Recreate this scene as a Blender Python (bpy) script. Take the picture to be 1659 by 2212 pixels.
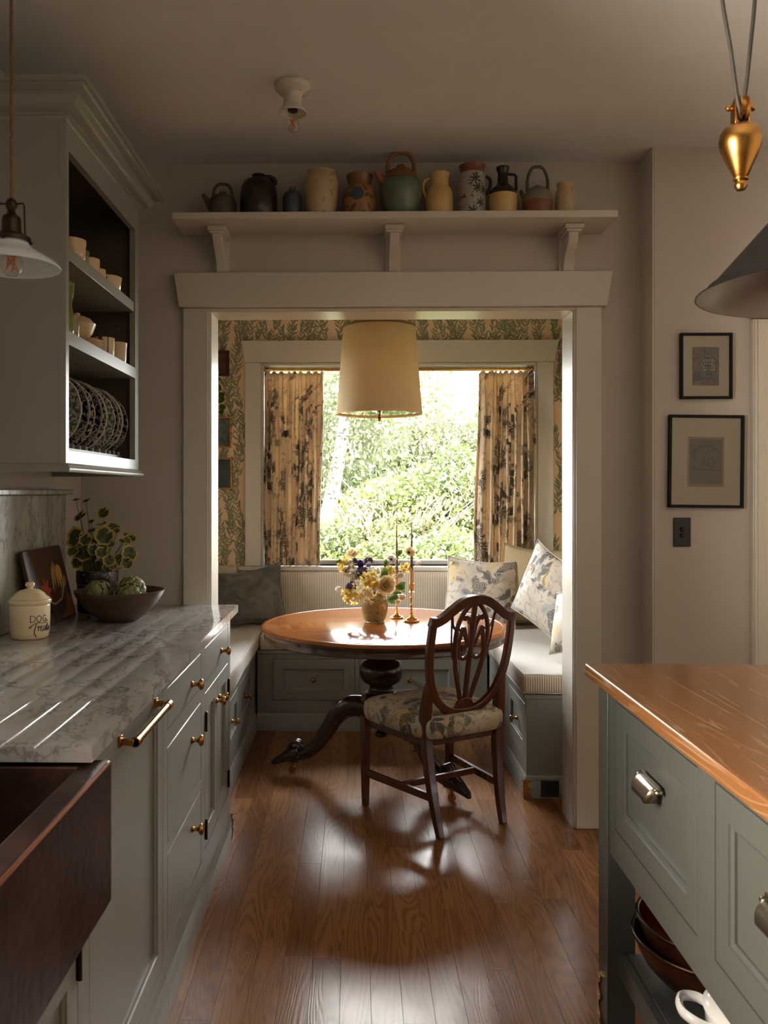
import bpy, bmesh, math, random
import numpy as np
from mathutils import Vector, Matrix, noise as mnoise

for o in list(bpy.data.objects): bpy.data.objects.remove(o)
scene = bpy.context.scene
COL = scene.collection
R_ = math.radians
random.seed(7)

# ------------------------------------------------------------------ camera
W_PX, H_PX, F_PX = 1659, 2212, 1850.0
CAM_H, YAW_T, VX, VY = 1.36, 0.0175, 768.0, 1060.0
yaw = math.atan(YAW_T)
PX = VX - F_PX * YAW_T
cam_d = bpy.data.cameras.new('camera')
cam_d.sensor_fit = 'VERTICAL'; cam_d.sensor_height = 36.0
cam_d.lens = F_PX / H_PX * 36.0
cam_d.shift_x = (W_PX / 2 - PX) / H_PX
cam_d.shift_y = -(H_PX / 2 - VY) / H_PX
cam_d.clip_start = 0.05; cam_d.clip_end = 200
cam_d.dof.use_dof = True; cam_d.dof.focus_distance = 3.9; cam_d.dof.aperture_fstop = 9.0
cam = bpy.data.objects.new('camera', cam_d); COL.objects.link(cam)
cam.location = (0, 0, CAM_H); cam.rotation_euler = (R_(90), 0, yaw)
scene.camera = cam
CF = Vector((-math.sin(yaw), math.cos(yaw), 0)); CR = Vector((math.cos(yaw), math.sin(yaw), 0))
def on(ax, val, u, v):            # pixel ray met with the plane axis = val
    d = CF + CR * ((u - PX) / F_PX) + Vector((0, 0, (VY - v) / F_PX))
    c = Vector((0, 0, CAM_H))
    return c + d * ((val - c[ax]) / d[ax])

# ------------------------------------------------------------------ world, sun, daylight
SKY = 38.0
world = bpy.data.worlds.new('sky'); scene.world = world; world.use_nodes = True
wn = world.node_tree; wn.nodes.clear()
wo = wn.nodes.new('ShaderNodeOutputWorld'); wb = wn.nodes.new('ShaderNodeBackground')
wb.inputs['Color'].default_value = (0.97, 0.985, 1.0, 1); wb.inputs['Strength'].default_value = SKY
wn.links.new(wb.outputs[0], wo.inputs[0])
sun_d = bpy.data.lights.new('sun', 'SUN'); sun_d.energy = 14.0; sun_d.angle = R_(1.5); sun_d.color = (1, .93, .8)
sun = bpy.data.objects.new('sun', sun_d); COL.objects.link(sun)
sun.rotation_euler = (R_(44), 0, R_(4))      # from behind the house, over its roof
def daylight(name, loc, rot, sx, sy, energy=0, color=(1, 1, 1), portal=False):
    d = bpy.data.lights.new(name, 'AREA'); d.shape = 'RECTANGLE'; d.size = sx; d.size_y = sy
    d.energy = energy; d.color = color
    if portal: d.cycles.is_portal = True
    o = bpy.data.objects.new(name, d); COL.objects.link(o); o.location = loc; o.rotation_euler = rot
    return o
# alcove window: sky through the pane (portal guides the sampling)
daylight('alcove_window_portal', (.27, 5.50, 1.52), (R_(-90), 0, 0), 1.75, 1.32, portal=True)
daylight('added_nook_window_portal', (-1.20, 4.55, 1.55), (0, R_(-90), 0), .86, .56, portal=True)  # unseen window added in the nook's left wall to brighten the nook
# window over the sink in the left wall, warm sunlit garden outside
daylight('sink_window_daylight', (-1.30, .62, 1.58), (0, R_(-90), 0), .92, 1.02, 180, (1, .885, .75))
# small unseen window added behind the camera in the right wall, for fill
daylight('added_fill_window_portal', (2.47, -1.25, 1.55), (0, R_(90), 0), .8, .7, portal=True)

vs = scene.view_settings
vs.view_transform = 'Standard'; vs.look = 'None'; vs.gamma = 1.0; vs.use_curve_mapping = False
vs.exposure = 0.5
cy = scene.cycles
cy.max_bounces = 10; cy.diffuse_bounces = 5; cy.glossy_bounces = 5; cy.transmission_bounces = 8
cy.transparent_max_bounces = 16; cy.sample_clamp_indirect = 6; cy.caustics_reflective = False; cy.caustics_refractive = False
cy.blur_glossy = 0.6

# ------------------------------------------------------------------ naming helpers
def tag(o, label=None, cat=None, group=None, kind=None):
    if label: o['label'] = label
    if cat: o['category'] = cat
    if group: o['group'] = group
    if kind: o['kind'] = kind
    return o
def thing(name, label, cat, loc=(0, 0, 0), rz=0, group=None, rot=None):
    o = bpy.data.objects.new(name, None); COL.objects.link(o)
    o.empty_display_size = .05
    o.location = loc; o.rotation_euler = rot if rot else (0, 0, rz)
    return tag(o, label, cat, group)
def dup(o, parent=None, **kw):
    c = o.copy(); COL.objects.link(c)
    if parent is not None: c.parent = parent
    for ch in list(o.children): dup(ch, c)
    for k, v in kw.items():
        if k == 'loc': c.location = v
        elif k == 'rot': c.rotation_euler = v
        elif k == 'scale': c.scale = v
        else: c[k] = v
    return c

# ------------------------------------------------------------------ mesh builder
class B:
    def __init__(s, T=None): s.v = []; s.f = []; s.m = []; s.uv = {}; s.T = T; s.mi = 0
    def add(s, vs_, fs, uvs=None):
        o = len(s.v)
        if s.T is not None: vs_ = [s.T @ Vector(p) for p in vs_]
        s.v += [tuple(p) for p in vs_]
        s.f += [tuple(i + o for i in f) for f in fs]; s.m += [s.mi] * len(fs)
        if uvs is not None:
            for i, q in enumerate(uvs): s.uv[o + i] = q
        return s
    def box(s, x0, x1, y0, y1, z0, z1):
        return s.add([(x0, y0, z0), (x1, y0, z0), (x1, y1, z0), (x0, y1, z0), (x0, y0, z1), (x1, y0, z1), (x1, y1, z1), (x0, y1, z1)],
                     [(0, 3, 2, 1), (4, 5, 6, 7), (0, 1, 5, 4), (1, 2, 6, 5), (2, 3, 7, 6), (3, 0, 4, 7)])
    def grid(s, rows, cu=False, cv=False, uvs=None):
        nr, nc = len(rows), len(rows[0]); vs_ = [p for r in rows for p in r]; fs = []
        for i in range(nr if cv else nr - 1):
            for j in range(nc if cu else nc - 1):
                a = i * nc + j; b_ = i * nc + (j + 1) % nc; i2 = (i + 1) % nr
                fs.append((a, b_, i2 * nc + (j + 1) % nc, i2 * nc + j))
        return s.add(vs_, fs, [q for r in uvs for q in r] if uvs else None)
    def lathe(s, prof, n=32, c=(0, 0, 0), a0=0, sx=1, sy=1, cap=True, wob=0, petal=None):
        rows = []
        for r, z in prof:
            rows.append([(c[0] + r * sx * math.cos(a0 + 2 * math.pi * k / n) * (1 + (petal(k / n, r) if petal else 0)),
                          c[1] + r * sy * math.sin(a0 + 2 * math.pi * k / n) * (1 + (petal(k / n, r) if petal else 0)), c[2] + z) for k in range(n)])
        o = len(s.v); s.grid(rows, cu=True)
        if cap:
            if prof[0][0] > 1e-5: s.add_faces([tuple(o + k for k in range(n))])
            if prof[-1][0] > 1e-5: s.add_faces([tuple(o + (len(prof) - 1) * n + k for k in range(n))])
        return s
    def add_faces(s, fs): s.f += fs; s.m += [s.mi] * len(fs); return s
    def tube(s, pts, r, n=8, ry=None, closed=False, cap=True, up=None):
        pts = [Vector(p) for p in pts]; N = len(pts)
        rs = r if hasattr(r, '__len__') else [r] * N
        rys = (ry if hasattr(ry, '__len__') else [ry] * N) if ry is not None else rs
        rows = []; ref = Vector(up) if up else None; prev = None
        for i, p in enumerate(pts):
            if closed: t = pts[(i + 1) % N] - pts[i - 1]
            else: t = pts[min(i + 1, N - 1)] - pts[max(i - 1, 0)]
            t = t.normalized() if t.length > 1e-9 else Vector((0, 0, 1))
            if ref is not None: a = ref - t * ref.dot(t)
            elif prev is None:
                q = Vector((0, 0, 1)) if abs(t.z) < .9 else Vector((1, 0, 0)); a = q - t * q.dot(t)
            else: a = prev - t * prev.dot(t)
            a.normalize(); prev = a; b_ = t.cross(a)
            rows.append([p + a * (rys[i] * math.sin(2 * math.pi * k / n)) + b_ * (rs[i] * math.cos(2 * math.pi * k / n)) for k in range(n)])
        o = len(s.v); s.grid(rows, cu=True, cv=closed)
        if cap and not closed:
            s.add_faces([tuple(o + k for k in range(n)), tuple(o + (N - 1) * n + k for k in range(n))])
        return s
    def bar(s, pts, w, h, up=(0, 0, 1), taper=None):   # rectangular bar along a path: w across, h along 'up'
        pts = [Vector(p) for p in pts]; N = len(pts); rows = []
        for i, p in enumerate(pts):
            t = (pts[min(i + 1, N - 1)] - pts[max(i - 1, 0)]).normalized(); a = Vector(up); a = (a - t * a.dot(t)).normalized(); b_ = t.cross(a)
            ww = (w[i] if hasattr(w, '__len__') else w) / 2; hh = (h[i] if hasattr(h, '__len__') else h) / 2
            rows.append([p + b_ * x * ww + a * y * hh for x, y in ((-1, -1), (1, -1), (1, 1), (-1, 1))])
        o = len(s.v); s.grid(rows, cu=True)
        s.add_faces([tuple(o + k for k in range(4)), tuple(o + (N - 1) * 4 + k for k in range(4))]); return s
    def prism(s, poly, h0, h1, fn):    # fn(a, b, h) -> point
        n = len(poly)
        return s.add([fn(a, b_, h0) for a, b_ in poly] + [fn(a, b_, h1) for a, b_ in poly],
                     [tuple(range(n)), tuple(range(2 * n - 1, n - 1, -1))] + [(i, (i + 1) % n, n + (i + 1) % n, n + i) for i in range(n)])
    def sweep(s, path, prof, closed=False):   # profile (offset to the right of travel, z) along a plan path
        P = [Vector((p[0], p[1], 0)) for p in path]; N = len(P); rows = []
        for i in range(N):
            d0 = (P[i] - P[i - 1]).normalized() if (i > 0 or closed) else (P[1] - P[0]).normalized()
            d1 = (P[(i + 1) % N] - P[i]).normalized() if (i < N - 1 or closed) else d0
            n0 = Vector((d0.y, -d0.x, 0)); n1 = Vector((d1.y, -d1.x, 0)); m = (n0 + n1); m = m / max(.2, m.length_squared) * 2
            rows.append([P[i] + m * o_ + Vector((0, 0, z)) for o_, z in prof])
        o = len(s.v); s.grid(rows, cu=True, cv=closed); k = len(prof)
        if not closed: s.add_faces([tuple(o + j for j in range(k)), tuple(o + (N - 1) * k + j for j in range(k))])
        return s
    def obj(s, name, mat, parent=None, smooth=35, bevel=0, seg=2, loc=None, rot=None, recalc=True, solid=0, subsurf=0):
        me = bpy.data.meshes.new(name); me.from_pydata(s.v, [], s.f)
        mats = mat if isinstance(mat, (list, tuple)) else [mat]
        for m in mats: me.materials.append(m)
        if len(mats) > 1: me.polygons.foreach_set('material_index', s.m)
        if s.uv:
            ul = me.uv_layers.new(name='UVMap'); li = np.zeros(len(me.loops), np.int32); me.loops.foreach_get('vertex_index', li)
            arr = np.zeros((len(s.v), 2), np.float32)
            for i, q in s.uv.items(): arr[i] = q
            ul.data.foreach_set('uv', arr[li].ravel())
        if recalc:
            bm = bmesh.new(); bm.from_mesh(me); bmesh.ops.recalc_face_normals(bm, faces=bm.faces); bm.to_mesh(me); bm.free()
        if smooth:
            me.polygons.foreach_set('use_smooth', [True] * len(me.polygons)); me.set_sharp_from_angle(angle=R_(smooth))
        o = bpy.data.objects.new(name, me); COL.objects.link(o)
        if parent is not None: o.parent = parent
        if loc is not None: o.location = loc
        if rot is not None: o.rotation_euler = rot
        if solid:
            md = o.modifiers.new('thick', 'SOLIDIFY'); md.thickness = solid; md.offset = 0
        if bevel:
            md = o.modifiers.new('edge', 'BEVEL'); md.width = bevel; md.segments = seg; md.limit_method = 'ANGLE'; md.angle_limit = R_(40); md.harden_normals = False
        if subsurf:
            md = o.modifiers.new('round', 'SUBSURF'); md.levels = subsurf; md.render_levels = subsurf
        return o
def box(name, mat, x0, x1, y0, y1, z0, z1, parent=None, bevel=0, **k):
    return B().box(x0, x1, y0, y1, z0, z1).obj(name, mat, parent, bevel=bevel, **k)
def struct(o, **k): o['kind'] = 'structure'; return o
def bez(p0, p1, p2, p3, n=10):
    p0, p1, p2, p3 = map(Vector, (p0, p1, p2, p3))
    return [p0 * (1 - t) ** 3 + p1 * 3 * t * (1 - t) ** 2 + p2 * 3 * t * t * (1 - t) + p3 * t ** 3 for t in [i / n for i in range(n + 1)]]
def crom(pts, n=6, closed=False):
    P = [Vector(p) for p in pts]; N = len(P); out = []
    rng = range(N) if closed else range(N - 1)
    for i in rng:
        if closed: a, b_, c, d = P[i - 1], P[i], P[(i + 1) % N], P[(i + 2) % N]
        else: a, b_, c, d = P[max(i - 1, 0)], P[i], P[i + 1], P[min(i + 2, N - 1)]
        for k in range(n):
            t = k / n
            out.append(.5 * ((2 * b_) + (c - a) * t + (2 * a - 5 * b_ + 4 * c - d) * t * t + (3 * b_ - a - 3 * c + d) * t ** 3))
    if not closed: out.append(P[-1])
    return out
# ------------------------------------------------------------------ materials
def C(r, g, b, a=1):
    f = lambda c: (c / 255 / 12.92) if c / 255 <= .04045 else ((c / 255 + .055) / 1.055) ** 2.4
    return (f(r), f(g), f(b), a)
class NT:
    def __init__(s, name, color=(.5, .5, .5, 1), rough=.5, metal=0, **kw):
        s.mat = bpy.data.materials.new(name); s.mat.use_nodes = True; s.t = s.mat.node_tree
        s.p = s.t.nodes['Principled BSDF']; s.out = s.t.nodes['Material Output']
        s.p.inputs['Base Color'].default_value = color; s.p.inputs['Roughness'].default_value = rough; s.p.inputs['Metallic'].default_value = metal
        for k, v in kw.items(): s.p.inputs[k.replace('_', ' ')].default_value = v
    def n(s, typ, attrs=None, **ins):
        nd = s.t.nodes.new('ShaderNode' + typ)
        for k, v in (attrs or {}).items(): setattr(nd, k, v)
        for k, v in ins.items():
            sk = nd.inputs[int(k[1:])] if (k[0] == 'i' and k[1:].isdigit()) else nd.inputs[k.replace('_', ' ')]
            if isinstance(v, bpy.types.NodeSocket): s.t.links.new(v, sk)
            else: sk.default_value = v
        return nd
    def link(s, a, b_): s.t.links.new(a, b_)
    def m(s, op, a, b_=0.0, c=None):
        k = dict(i0=a, i1=b_)
        if c is not None: k['i2'] = c
        return s.n('Math', {'operation': op}, **k).outputs[0]
    def vm(s, op, a, b_=None):
        k = dict(i0=a)
        if b_ is not None: k['i1'] = b_
        return s.n('VectorMath', {'operation': op}, **k)
    def mix(s, fac, a, b_, typ='MIX'):
        return s.n('MixRGB', {'blend_type': typ}, i0=fac, i1=a, i2=b_).outputs[0]
    def ramp(s, fac, stops, interp='LINEAR'):
        nd = s.n('ValToRGB', i0=fac); cr = nd.color_ramp; cr.interpolation = interp
        while len(cr.elements) < len(stops): cr.elements.new(.5)
        for e, (p, c) in zip(cr.elements, stops): e.position = p; e.color = c if len(c) == 4 else (*c, 1)
        return nd.outputs[0]
    def step(s, x, lo, hi): return s.n('MapRange', {'clamp': True}, i0=x, i1=lo, i2=hi, i3=0.0, i4=1.0).outputs[0]
    def noise(s, vec, scale=5, detail=4, rough=.55, dist=0.0):
        return s.n('TexNoise', Vector=vec, Scale=scale, Detail=detail, Roughness=rough, Distortion=dist).outputs[0]
    def obj(s): return s.n('TexCoord').outputs['Object']
    def pos(s): return s.n('NewGeometry').outputs['Position']
    def uv(s): return s.n('TexCoord').outputs['UV']
    def scl(s, vec, x, y, z): return s.vm('MULTIPLY', vec, (x, y, z)).outputs[0]
    def off(s, vec, x, y=0, z=0): return s.vm('ADD', vec, (x, y, z)).outputs[0]
    def base(s, sock): s.link(sock, s.p.inputs['Base Color']); return s
    def rough(s, sock): s.link(sock, s.p.inputs['Roughness']); return s
    def bump(s, h, strength=.2, dist=.01):
        b_ = s.n('Bump', Height=h, Strength=strength, Distance=dist); s.link(b_.outputs[0], s.p.inputs['Normal']); return s
    def cells(s, vec, scale):       # stamped motif grid: local offset, distance, random
        v = s.vm('SCALE', vec).node if False else s.n('VectorMath', {'operation': 'SCALE'}, i0=vec, Scale=scale).outputs[0]
        vo = s.n('TexVoronoi', {'voronoi_dimensions': '2D'}, Vector=v, Scale=1.0, Randomness=.85)
        d = s.vm('SUBTRACT', v, vo.outputs['Position']).outputs[0]
        rnd = s.n('SeparateColor', i0=vo.outputs['Color'])
        return d, rnd.outputs[0], rnd.outputs[1], rnd.outputs[2]
    def flower(s, vec, scale, petals=5, size=.42, depth=.3, prob=.7, soft=.02):
        d, r1, r2, r3 = s.cells(vec, scale)
        xyz = s.n('SeparateXYZ', i0=d); ang = s.m('ARCTAN2', xyz.outputs[1], xyz.outputs[0])
        ang = s.m('ADD', s.m('MULTIPLY', ang, float(petals)), s.m('MULTIPLY', r1, 6.28))
        rad = s.vm('LENGTH', d).outputs['Value']
        edge = s.m('MULTIPLY', s.m('ADD', s.m('MULTIPLY', s.m('COSINE', ang), depth), 1 - depth), size)
        msk = s.step(s.m('SUBTRACT', edge, rad), 0.0, soft)
        return s.m('MULTIPLY', msk, s.m('LESS_THAN', r2, prob)), s.m('MULTIPLY', s.m('DIVIDE', rad, edge), size), r3
    def leaf(s, vec, scale, L=.46, w=.17, prob=.9, soft=.02, axis=None):
        d, r1, r2, r3 = s.cells(vec, scale)
        rot = s.n('VectorRotate', {'rotation_type': 'Z_AXIS'}, Vector=d, Angle=s.m('MULTIPLY', r1, 6.28) if axis is None else s.m('ADD', s.m('MULTIPLY', r1, 1.6), axis)).outputs[0]
        xyz = s.n('SeparateXYZ', i0=rot)
        k = s.m('MULTIPLY', xyz.outputs[0], 1 / L); k = s.m('SUBTRACT', 1.0, s.m('MULTIPLY', k, k))
        msk = s.step(s.m('SUBTRACT', s.m('MULTIPLY', k, w), s.m('ABSOLUTE', xyz.outputs[1])), 0.0, soft)
        return s.m('MULTIPLY', msk, s.m('LESS_THAN', r2, prob)), r3

def paint(name, col, rough=.45, var=.04, bump=.03):
    t = NT(name, col, rough)
    n = t.noise(t.pos(), 3, 3); n2 = t.noise(t.pos(), 60, 3)
    t.base(t.mix(t.step(n, .3, .7), tuple(c * (1 - var) for c in col[:3]) + (1,), tuple(min(1, c * (1 + var)) for c in col[:3]) + (1,)))
    t.bump(n2, bump, .004)
    return t.mat
M = {}
M['wall'] = paint('wall_paint', C(190, 182, 173), .62)
M['ceiling'] = paint('ceiling_paint', C(218, 218, 218), .8)
M['trim'] = paint('trim_paint', C(206, 199, 187), .27, .02)
M['sage'] = paint('sage_cabinet_paint', C(137, 136, 128), .33, .03)
M['sage_in'] = paint('cabinet_interior_paint', C(78, 71, 58), .5, .03)
M['island'] = paint('island_paint', C(77, 80, 77), .32, .03)
M['brass'] = NT('aged_brass', C(176, 128, 66), .27, 1).mat
M['brass_b'] = NT('bright_brass', C(214, 160, 84), .2, 1).mat
M['bronze'] = NT('dark_bronze', C(58, 44, 32), .38, .9).mat
M['nickel'] = NT('antique_nickel', C(176, 166, 148), .25, 1).mat
M['black'] = NT('black_paint', C(22, 20, 18), .5, Specular_IOR_Level=.2).mat
M['black_plastic'] = NT('black_plastic', C(34, 33, 32), .4).mat
M['dark_hole'] = NT('dark_hole', C(14, 12, 10), .7).mat
M['porcelain'] = NT('white_porcelain', C(206, 199, 186), .16).mat
M['white_enamel'] = NT('white_enamel', C(228, 228, 230), .12).mat
M['soil'] = NT('potting_soil', C(44, 34, 26), .95).mat
M['cord'] = NT('cord_black', C(40, 35, 28), .6).mat

def mk():
    # --- oak floor
    t = NT('oak_floor', rough=.2, Specular_IOR_Level=.27, Specular_Tint=(1, .86, .74, 1))
    p = t.pos(); rnd = t.n('ObjectInfo').outputs['Random']
    xyz = t.n('SeparateXYZ', i0=p)
    def vec(ax, ay):
        return t.n('CombineXYZ', i0=t.m('MULTIPLY', xyz.outputs[0], ax), i1=t.m('MULTIPLY', xyz.outputs[1], ay), i2=t.m('MULTIPLY', rnd, 90.0)).outputs[0]
    big = t.noise(vec(7, .75), 1.0, 2.5, .5, .35)
    rings = t.m('MULTIPLY', t.m('ADD', t.m('SINE', t.m('MULTIPLY', big, 150.0)), 1.0), .5)
    fib = t.noise(vec(260, 7), 1.0, 3, .6)
    g = t.m('MULTIPLY', t.step(rings, .25, .95), t.step(fib, .22, .72))
    c = t.ramp(rnd, [(0, C(124, 82, 50)), (.35, C(142, 96, 60)), (.7, C(156, 108, 68)), (1, C(132, 88, 55))])
    c2 = t.mix(t.m('MULTIPLY', g, .6), c, C(72, 42, 24))
    c2 = t.mix(t.m('MULTIPLY', t.step(t.noise(p, 1.6, 3), .45, .75), .25), c2, C(152, 104, 70))
    t.base(c2); t.rough(t.m('ADD', t.m('MULTIPLY', t.noise(p, 5, 4), .12), .17))
    wav = t.noise(t.scl(p, 5, 2.2, 1), 1.0, 2)
    t.bump(t.m('ADD', t.m('MULTIPLY', g, -.35), t.m('MULTIPLY', wav, 1.6)), .055, .006)
    M['floor'] = t.mat
    # --- generic polished wood
    def wood(name, dark, light, rough, axis='X', sc=1.0, ringn=60, coat=0.0, streak=.6):
        t = NT(name, rough=rough); o = t.obj()
        st = {'X': (1.0, 9, 9), 'Y': (9, 1.0, 9), 'Z': (9, 9, 1.0)}[axis]
        v = t.scl(o, *[k * sc for k in st]); big = t.noise(v, .8, 3, .5, .4)
        rings = t.m('MULTIPLY', t.m('ADD', t.m('SINE', t.m('MULTIPLY', big, float(ringn))), 1.0), .5)
        fib = t.noise(t.scl(o, *[k * sc * 26 if k > 1 else k * sc * 4 for k in st]), 1.0, 3, .6)
        f = t.m('MULTIPLY', t.m('ADD', t.m('MULTIPLY', rings, .5), t.m('MULTIPLY', fib, .7)), streak)
        t.base(t.mix(f, light, dark)); t.bump(fib, .04, .002)
        t.p.inputs['Coat Weight'].default_value = coat; t.p.inputs['Coat Roughness'].default_value = .08; t.p.inputs['Specular IOR Level'].default_value = .33 if coat == 0 else .5
        return t.mat
    M['table_top'] = wood('mahogany_top', C(112, 60, 28), C(172, 106, 56), .13, 'X', .8, 40, 0)
    M['mahogany'] = wood('dark_mahogany', C(40, 20, 13), C(80, 42, 27), .2, 'Z', 1.0, 40, .3)
    M['ebony'] = wood('dark_carved_wood', C(24, 14, 10), C(54, 33, 23), .22, 'Z', 1.0, 40, .3)
    M['chair_wood'] = wood('chair_mahogany', C(50, 24, 15), C(98, 52, 32), .24, 'Z', 1.0, 40, .3)
    M['bowl_wood'] = wood('turned_bowl_wood', C(52, 38, 30), C(96, 72, 54), .38, 'X', 2.5, 26, 0)
    M['board_wood'] = wood('dark_board', C(44, 26, 19), C(80, 50, 38), .35, 'Z', 2.0, 30, 0)
    # limed oak island top: pale grain in the pores
    t = NT('limed_oak_top', rough=.23); o = t.obj()
    v = t.scl(o, 6.5, .55, 5); big = t.noise(v, 1.0, 3, .5, .45)
    rings = t.m('MULTIPLY', t.m('ADD', t.m('SINE', t.m('MULTIPLY', big, 150.0)), 1.0), .5)
    pore = t.m('MULTIPLY', t.step(rings, .8, 1.0), t.step(t.noise(t.scl(o, 30, 3, 10), 1.0, 3), .38, .6))
    c = t.mix(t.noise(t.scl(o, 3, .6, 3), 1.5, 3), C(138, 94, 54), C(106, 69, 40))
    c = t.mix(t.m('MULTIPLY', t.step(t.noise(t.scl(o, 140, 5, 40), 1.0, 2), .45, .7), .25), c, C(98, 56, 27))
    t.base(t.mix(t.m('MULTIPLY', pore, .3), c, C(190, 172, 150))); t.bump(rings, .03, .002)
    t.p.inputs['Coat Weight'].default_value = .25; t.p.inputs['Coat Roughness'].default_value = .16
    M['limed'] = t.mat
    # --- marble
    def marble(name, base, warm, vein, rough, sc=1.0, stretch=(1, 1, 1), fine=1.0):
        t = NT(name, rough=rough); o = t.scl(t.pos(), *stretch)
        wob = t.n('TexNoise', Vector=o, Scale=2.2 * sc, Detail=5, Roughness=.6).outputs['Color']
        v = t.vm('ADD', o, t.n('VectorMath', {'operation': 'SCALE'}, i0=wob, Scale=.45).outputs[0]).outputs[0]
        def ridge(s_, w):
            nn = t.noise(v, s_ * sc, 6, .62); a = t.m('ABSOLUTE', t.m('SUBTRACT', nn, .5)); return t.m('SUBTRACT', 1.0, t.step(a, 0.0, w))
        r1 = ridge(2.4, .022); r2 = ridge(6.5, .03); msk = t.step(t.noise(o, 3.0 * sc, 3), .42, .62)
        c = t.mix(t.step(t.noise(v, 1.9 * sc, 4), .36, .66), base, warm)
        c = t.mix(t.m('MULTIPLY', t.step(t.noise(v, 5 * sc, 6, .7), .48, .78), .45), c, tuple(k * .55 for k in base[:3]) + (1,))
        c = t.mix(t.m('MULTIPLY', r1, .6), c, vein)
        c = t.mix(t.m('MULTIPLY', t.m('MULTIPLY', r2, msk), .65 * fine), c, vein)
        t.base(c); return t.mat
    M['marble'] = marble('grey_marble', C(182, 178, 174), C(162, 153, 148), C(98, 90, 88), .13, 1.4, (1.25, .75, 1))
    M['splash'] = marble('splash_marble', C(192, 192, 184), C(160, 158, 146), C(72, 76, 70), .25, 1.2, (1, 1.6, .7))
    # --- copper sink
    t = NT('patinated_copper', rough=.34, metal=.85); p = t.pos()
    n = t.noise(p, 7, 6, .65); vor = t.n('TexVoronoi', {'feature': 'SMOOTH_F1'}, Vector=p, Scale=48.0)
    t.base(t.ramp(n, [(.3, C(52, 37, 34)), (.5, C(74, 51, 45)), (.68, C(98, 72, 60)), (.8, C(92, 86, 76))]))
    t.bump(vor.outputs['Distance'], .2, .004); t.rough(t.m('ADD', t.m('MULTIPLY', n, .3), .2)); M['copper'] = t.mat
    t = NT('worn_copper_edge', C(172, 108, 76), .3, 1.0); M['copper_edge'] = t.mat
    t = NT('hammered_copper_bowl', rough=.3, metal=.8); p = t.obj()
    t.base(t.ramp(t.noise(p, 9, 5), [(.35, C(62, 38, 30)), (.6, C(104, 60, 40)), (.75, C(84, 62, 58))])); M['copper_bowl'] = t.mat
    t = NT('copper_bowl_inside', C(160, 72, 30), .28, .9); M['copper_in'] = t.mat
    # --- textiles
    def stripes(name, a, b_, freq, axis, duty=.5, rough=.85, uvs=False, soft=.18):
        t = NT(name, rough=rough); o = t.uv() if uvs else t.obj()
        x = t.n('SeparateXYZ', i0=o).outputs[axis]
        w = t.m('MULTIPLY', t.m('ADD', t.m('SINE', t.m('MULTIPLY', x, 6.2832 * freq)), 1.0), .5)
        k = t.step(w, duty - soft, duty + soft)
        n = t.noise(o, 900, 2); c = t.mix(k, a, b_)
        t.base(t.mix(t.m('MULTIPLY', n, .25), c, tuple(q * .7 for q in a[:3]) + (1,))); t.bump(n, .25, .002)
        t.p.inputs['Sheen Weight'].default_value = .15
        return t.mat
    M['ticking'] = stripes('striped_ticking', C(232, 222, 204), C(150, 127, 99), 60, 0, .55, uvs=True)
    M['seat_cloth'] = stripes('pale_seat_ticking', C(222, 219, 214), C(192, 186, 178), 62, 0, .6, uvs=True, soft=.3)
    def floral(name, ground, mid, dark, sc, uvs=True, accents=(), translucent=0.0, mute=1.0):
        t = NT(name, rough=.85); o = t.uv() if uvs else t.obj()
        wob = t.n('TexNoise', Vector=o, Scale=14.0 * sc, Detail=2.0).outputs['Color']
        o2 = t.vm('ADD', o, t.n('VectorMath', {'operation': 'SCALE'}, i0=wob, Scale=.022 / sc).outputs[0]).outputs[0]
        clus = t.step(t.noise(t.off(o, 3.1, 1.7), 5.2 * sc, 2.0), .50, .53)
        clus2 = t.step(t.noise(t.off(o, 9.3, 5.2), 5.0 * sc, 1.5), .44, .52)
        c = t.mix(t.step(t.noise(o, 5 * sc, 3), .35, .7), ground, mid)
        for i, (col, s_, th) in enumerate(accents):
            c = t.mix(t.m('MULTIPLY', t.step(t.noise(t.off(o, 11.0 + 5 * i, 2.0 * i), s_ * sc, 2), th, th + .06), .8), c, col)
        pale = tuple((a * .45 + b_ * .55) for a, b_ in zip(mid[:3], dark[:3])) + (1,)
        l1, r1 = t.leaf(o2, 26 * sc, .5, .17, .85); c = t.mix(t.m('MULTIPLY', t.m('MULTIPLY', l1, clus2), .62 * mute), c, pale)
        f2, rad2, _ = t.flower(t.off(o2, .37, .21), 11 * sc, 6, .44, .22, .5); ring = t.m('ADD', t.m('MULTIPLY', t.m('SINE', t.m('MULTIPLY', rad2, 46.0)), .5), .5)
        c = t.mix(t.m('MULTIPLY', t.m('MULTIPLY', f2, clus2), t.m('MULTIPLY', ring, .55 * mute)), c, pale)
        l2, _ = t.leaf(t.off(o2, .13, .57), 17 * sc, .62, .27, .97); l3, _ = t.leaf(t.off(o2, .71, .33), 19 * sc, .60, .25, .9); l2 = t.m('MAXIMUM', l2, t.m('MULTIPLY', l3, .75)); f1, rad1, r3 = t.flower(o2, 9.0 * sc, 5, .52, .22, .8)
        pet = t.step(t.m('ADD', t.m('MULTIPLY', t.m('SINE', t.m('MULTIPLY', rad1, 52.0)), .5), .5), .12, .3)
        dk = t.m('ADD', t.m('MULTIPLY', l2, t.m('SUBTRACT', 1.0, f1)), t.m('MULTIPLY', f1, pet))
        c = t.mix(t.m('MULTIPLY', t.m('MULTIPLY', dk, clus), .92), c, dark)
        wv = t.noise(o, 700, 2); c = t.mix(t.m('MULTIPLY', wv, .22), c, tuple(q * .6 for q in ground[:3]) + (1,))
        t.base(c); t.bump(wv, .15, .001)
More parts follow.
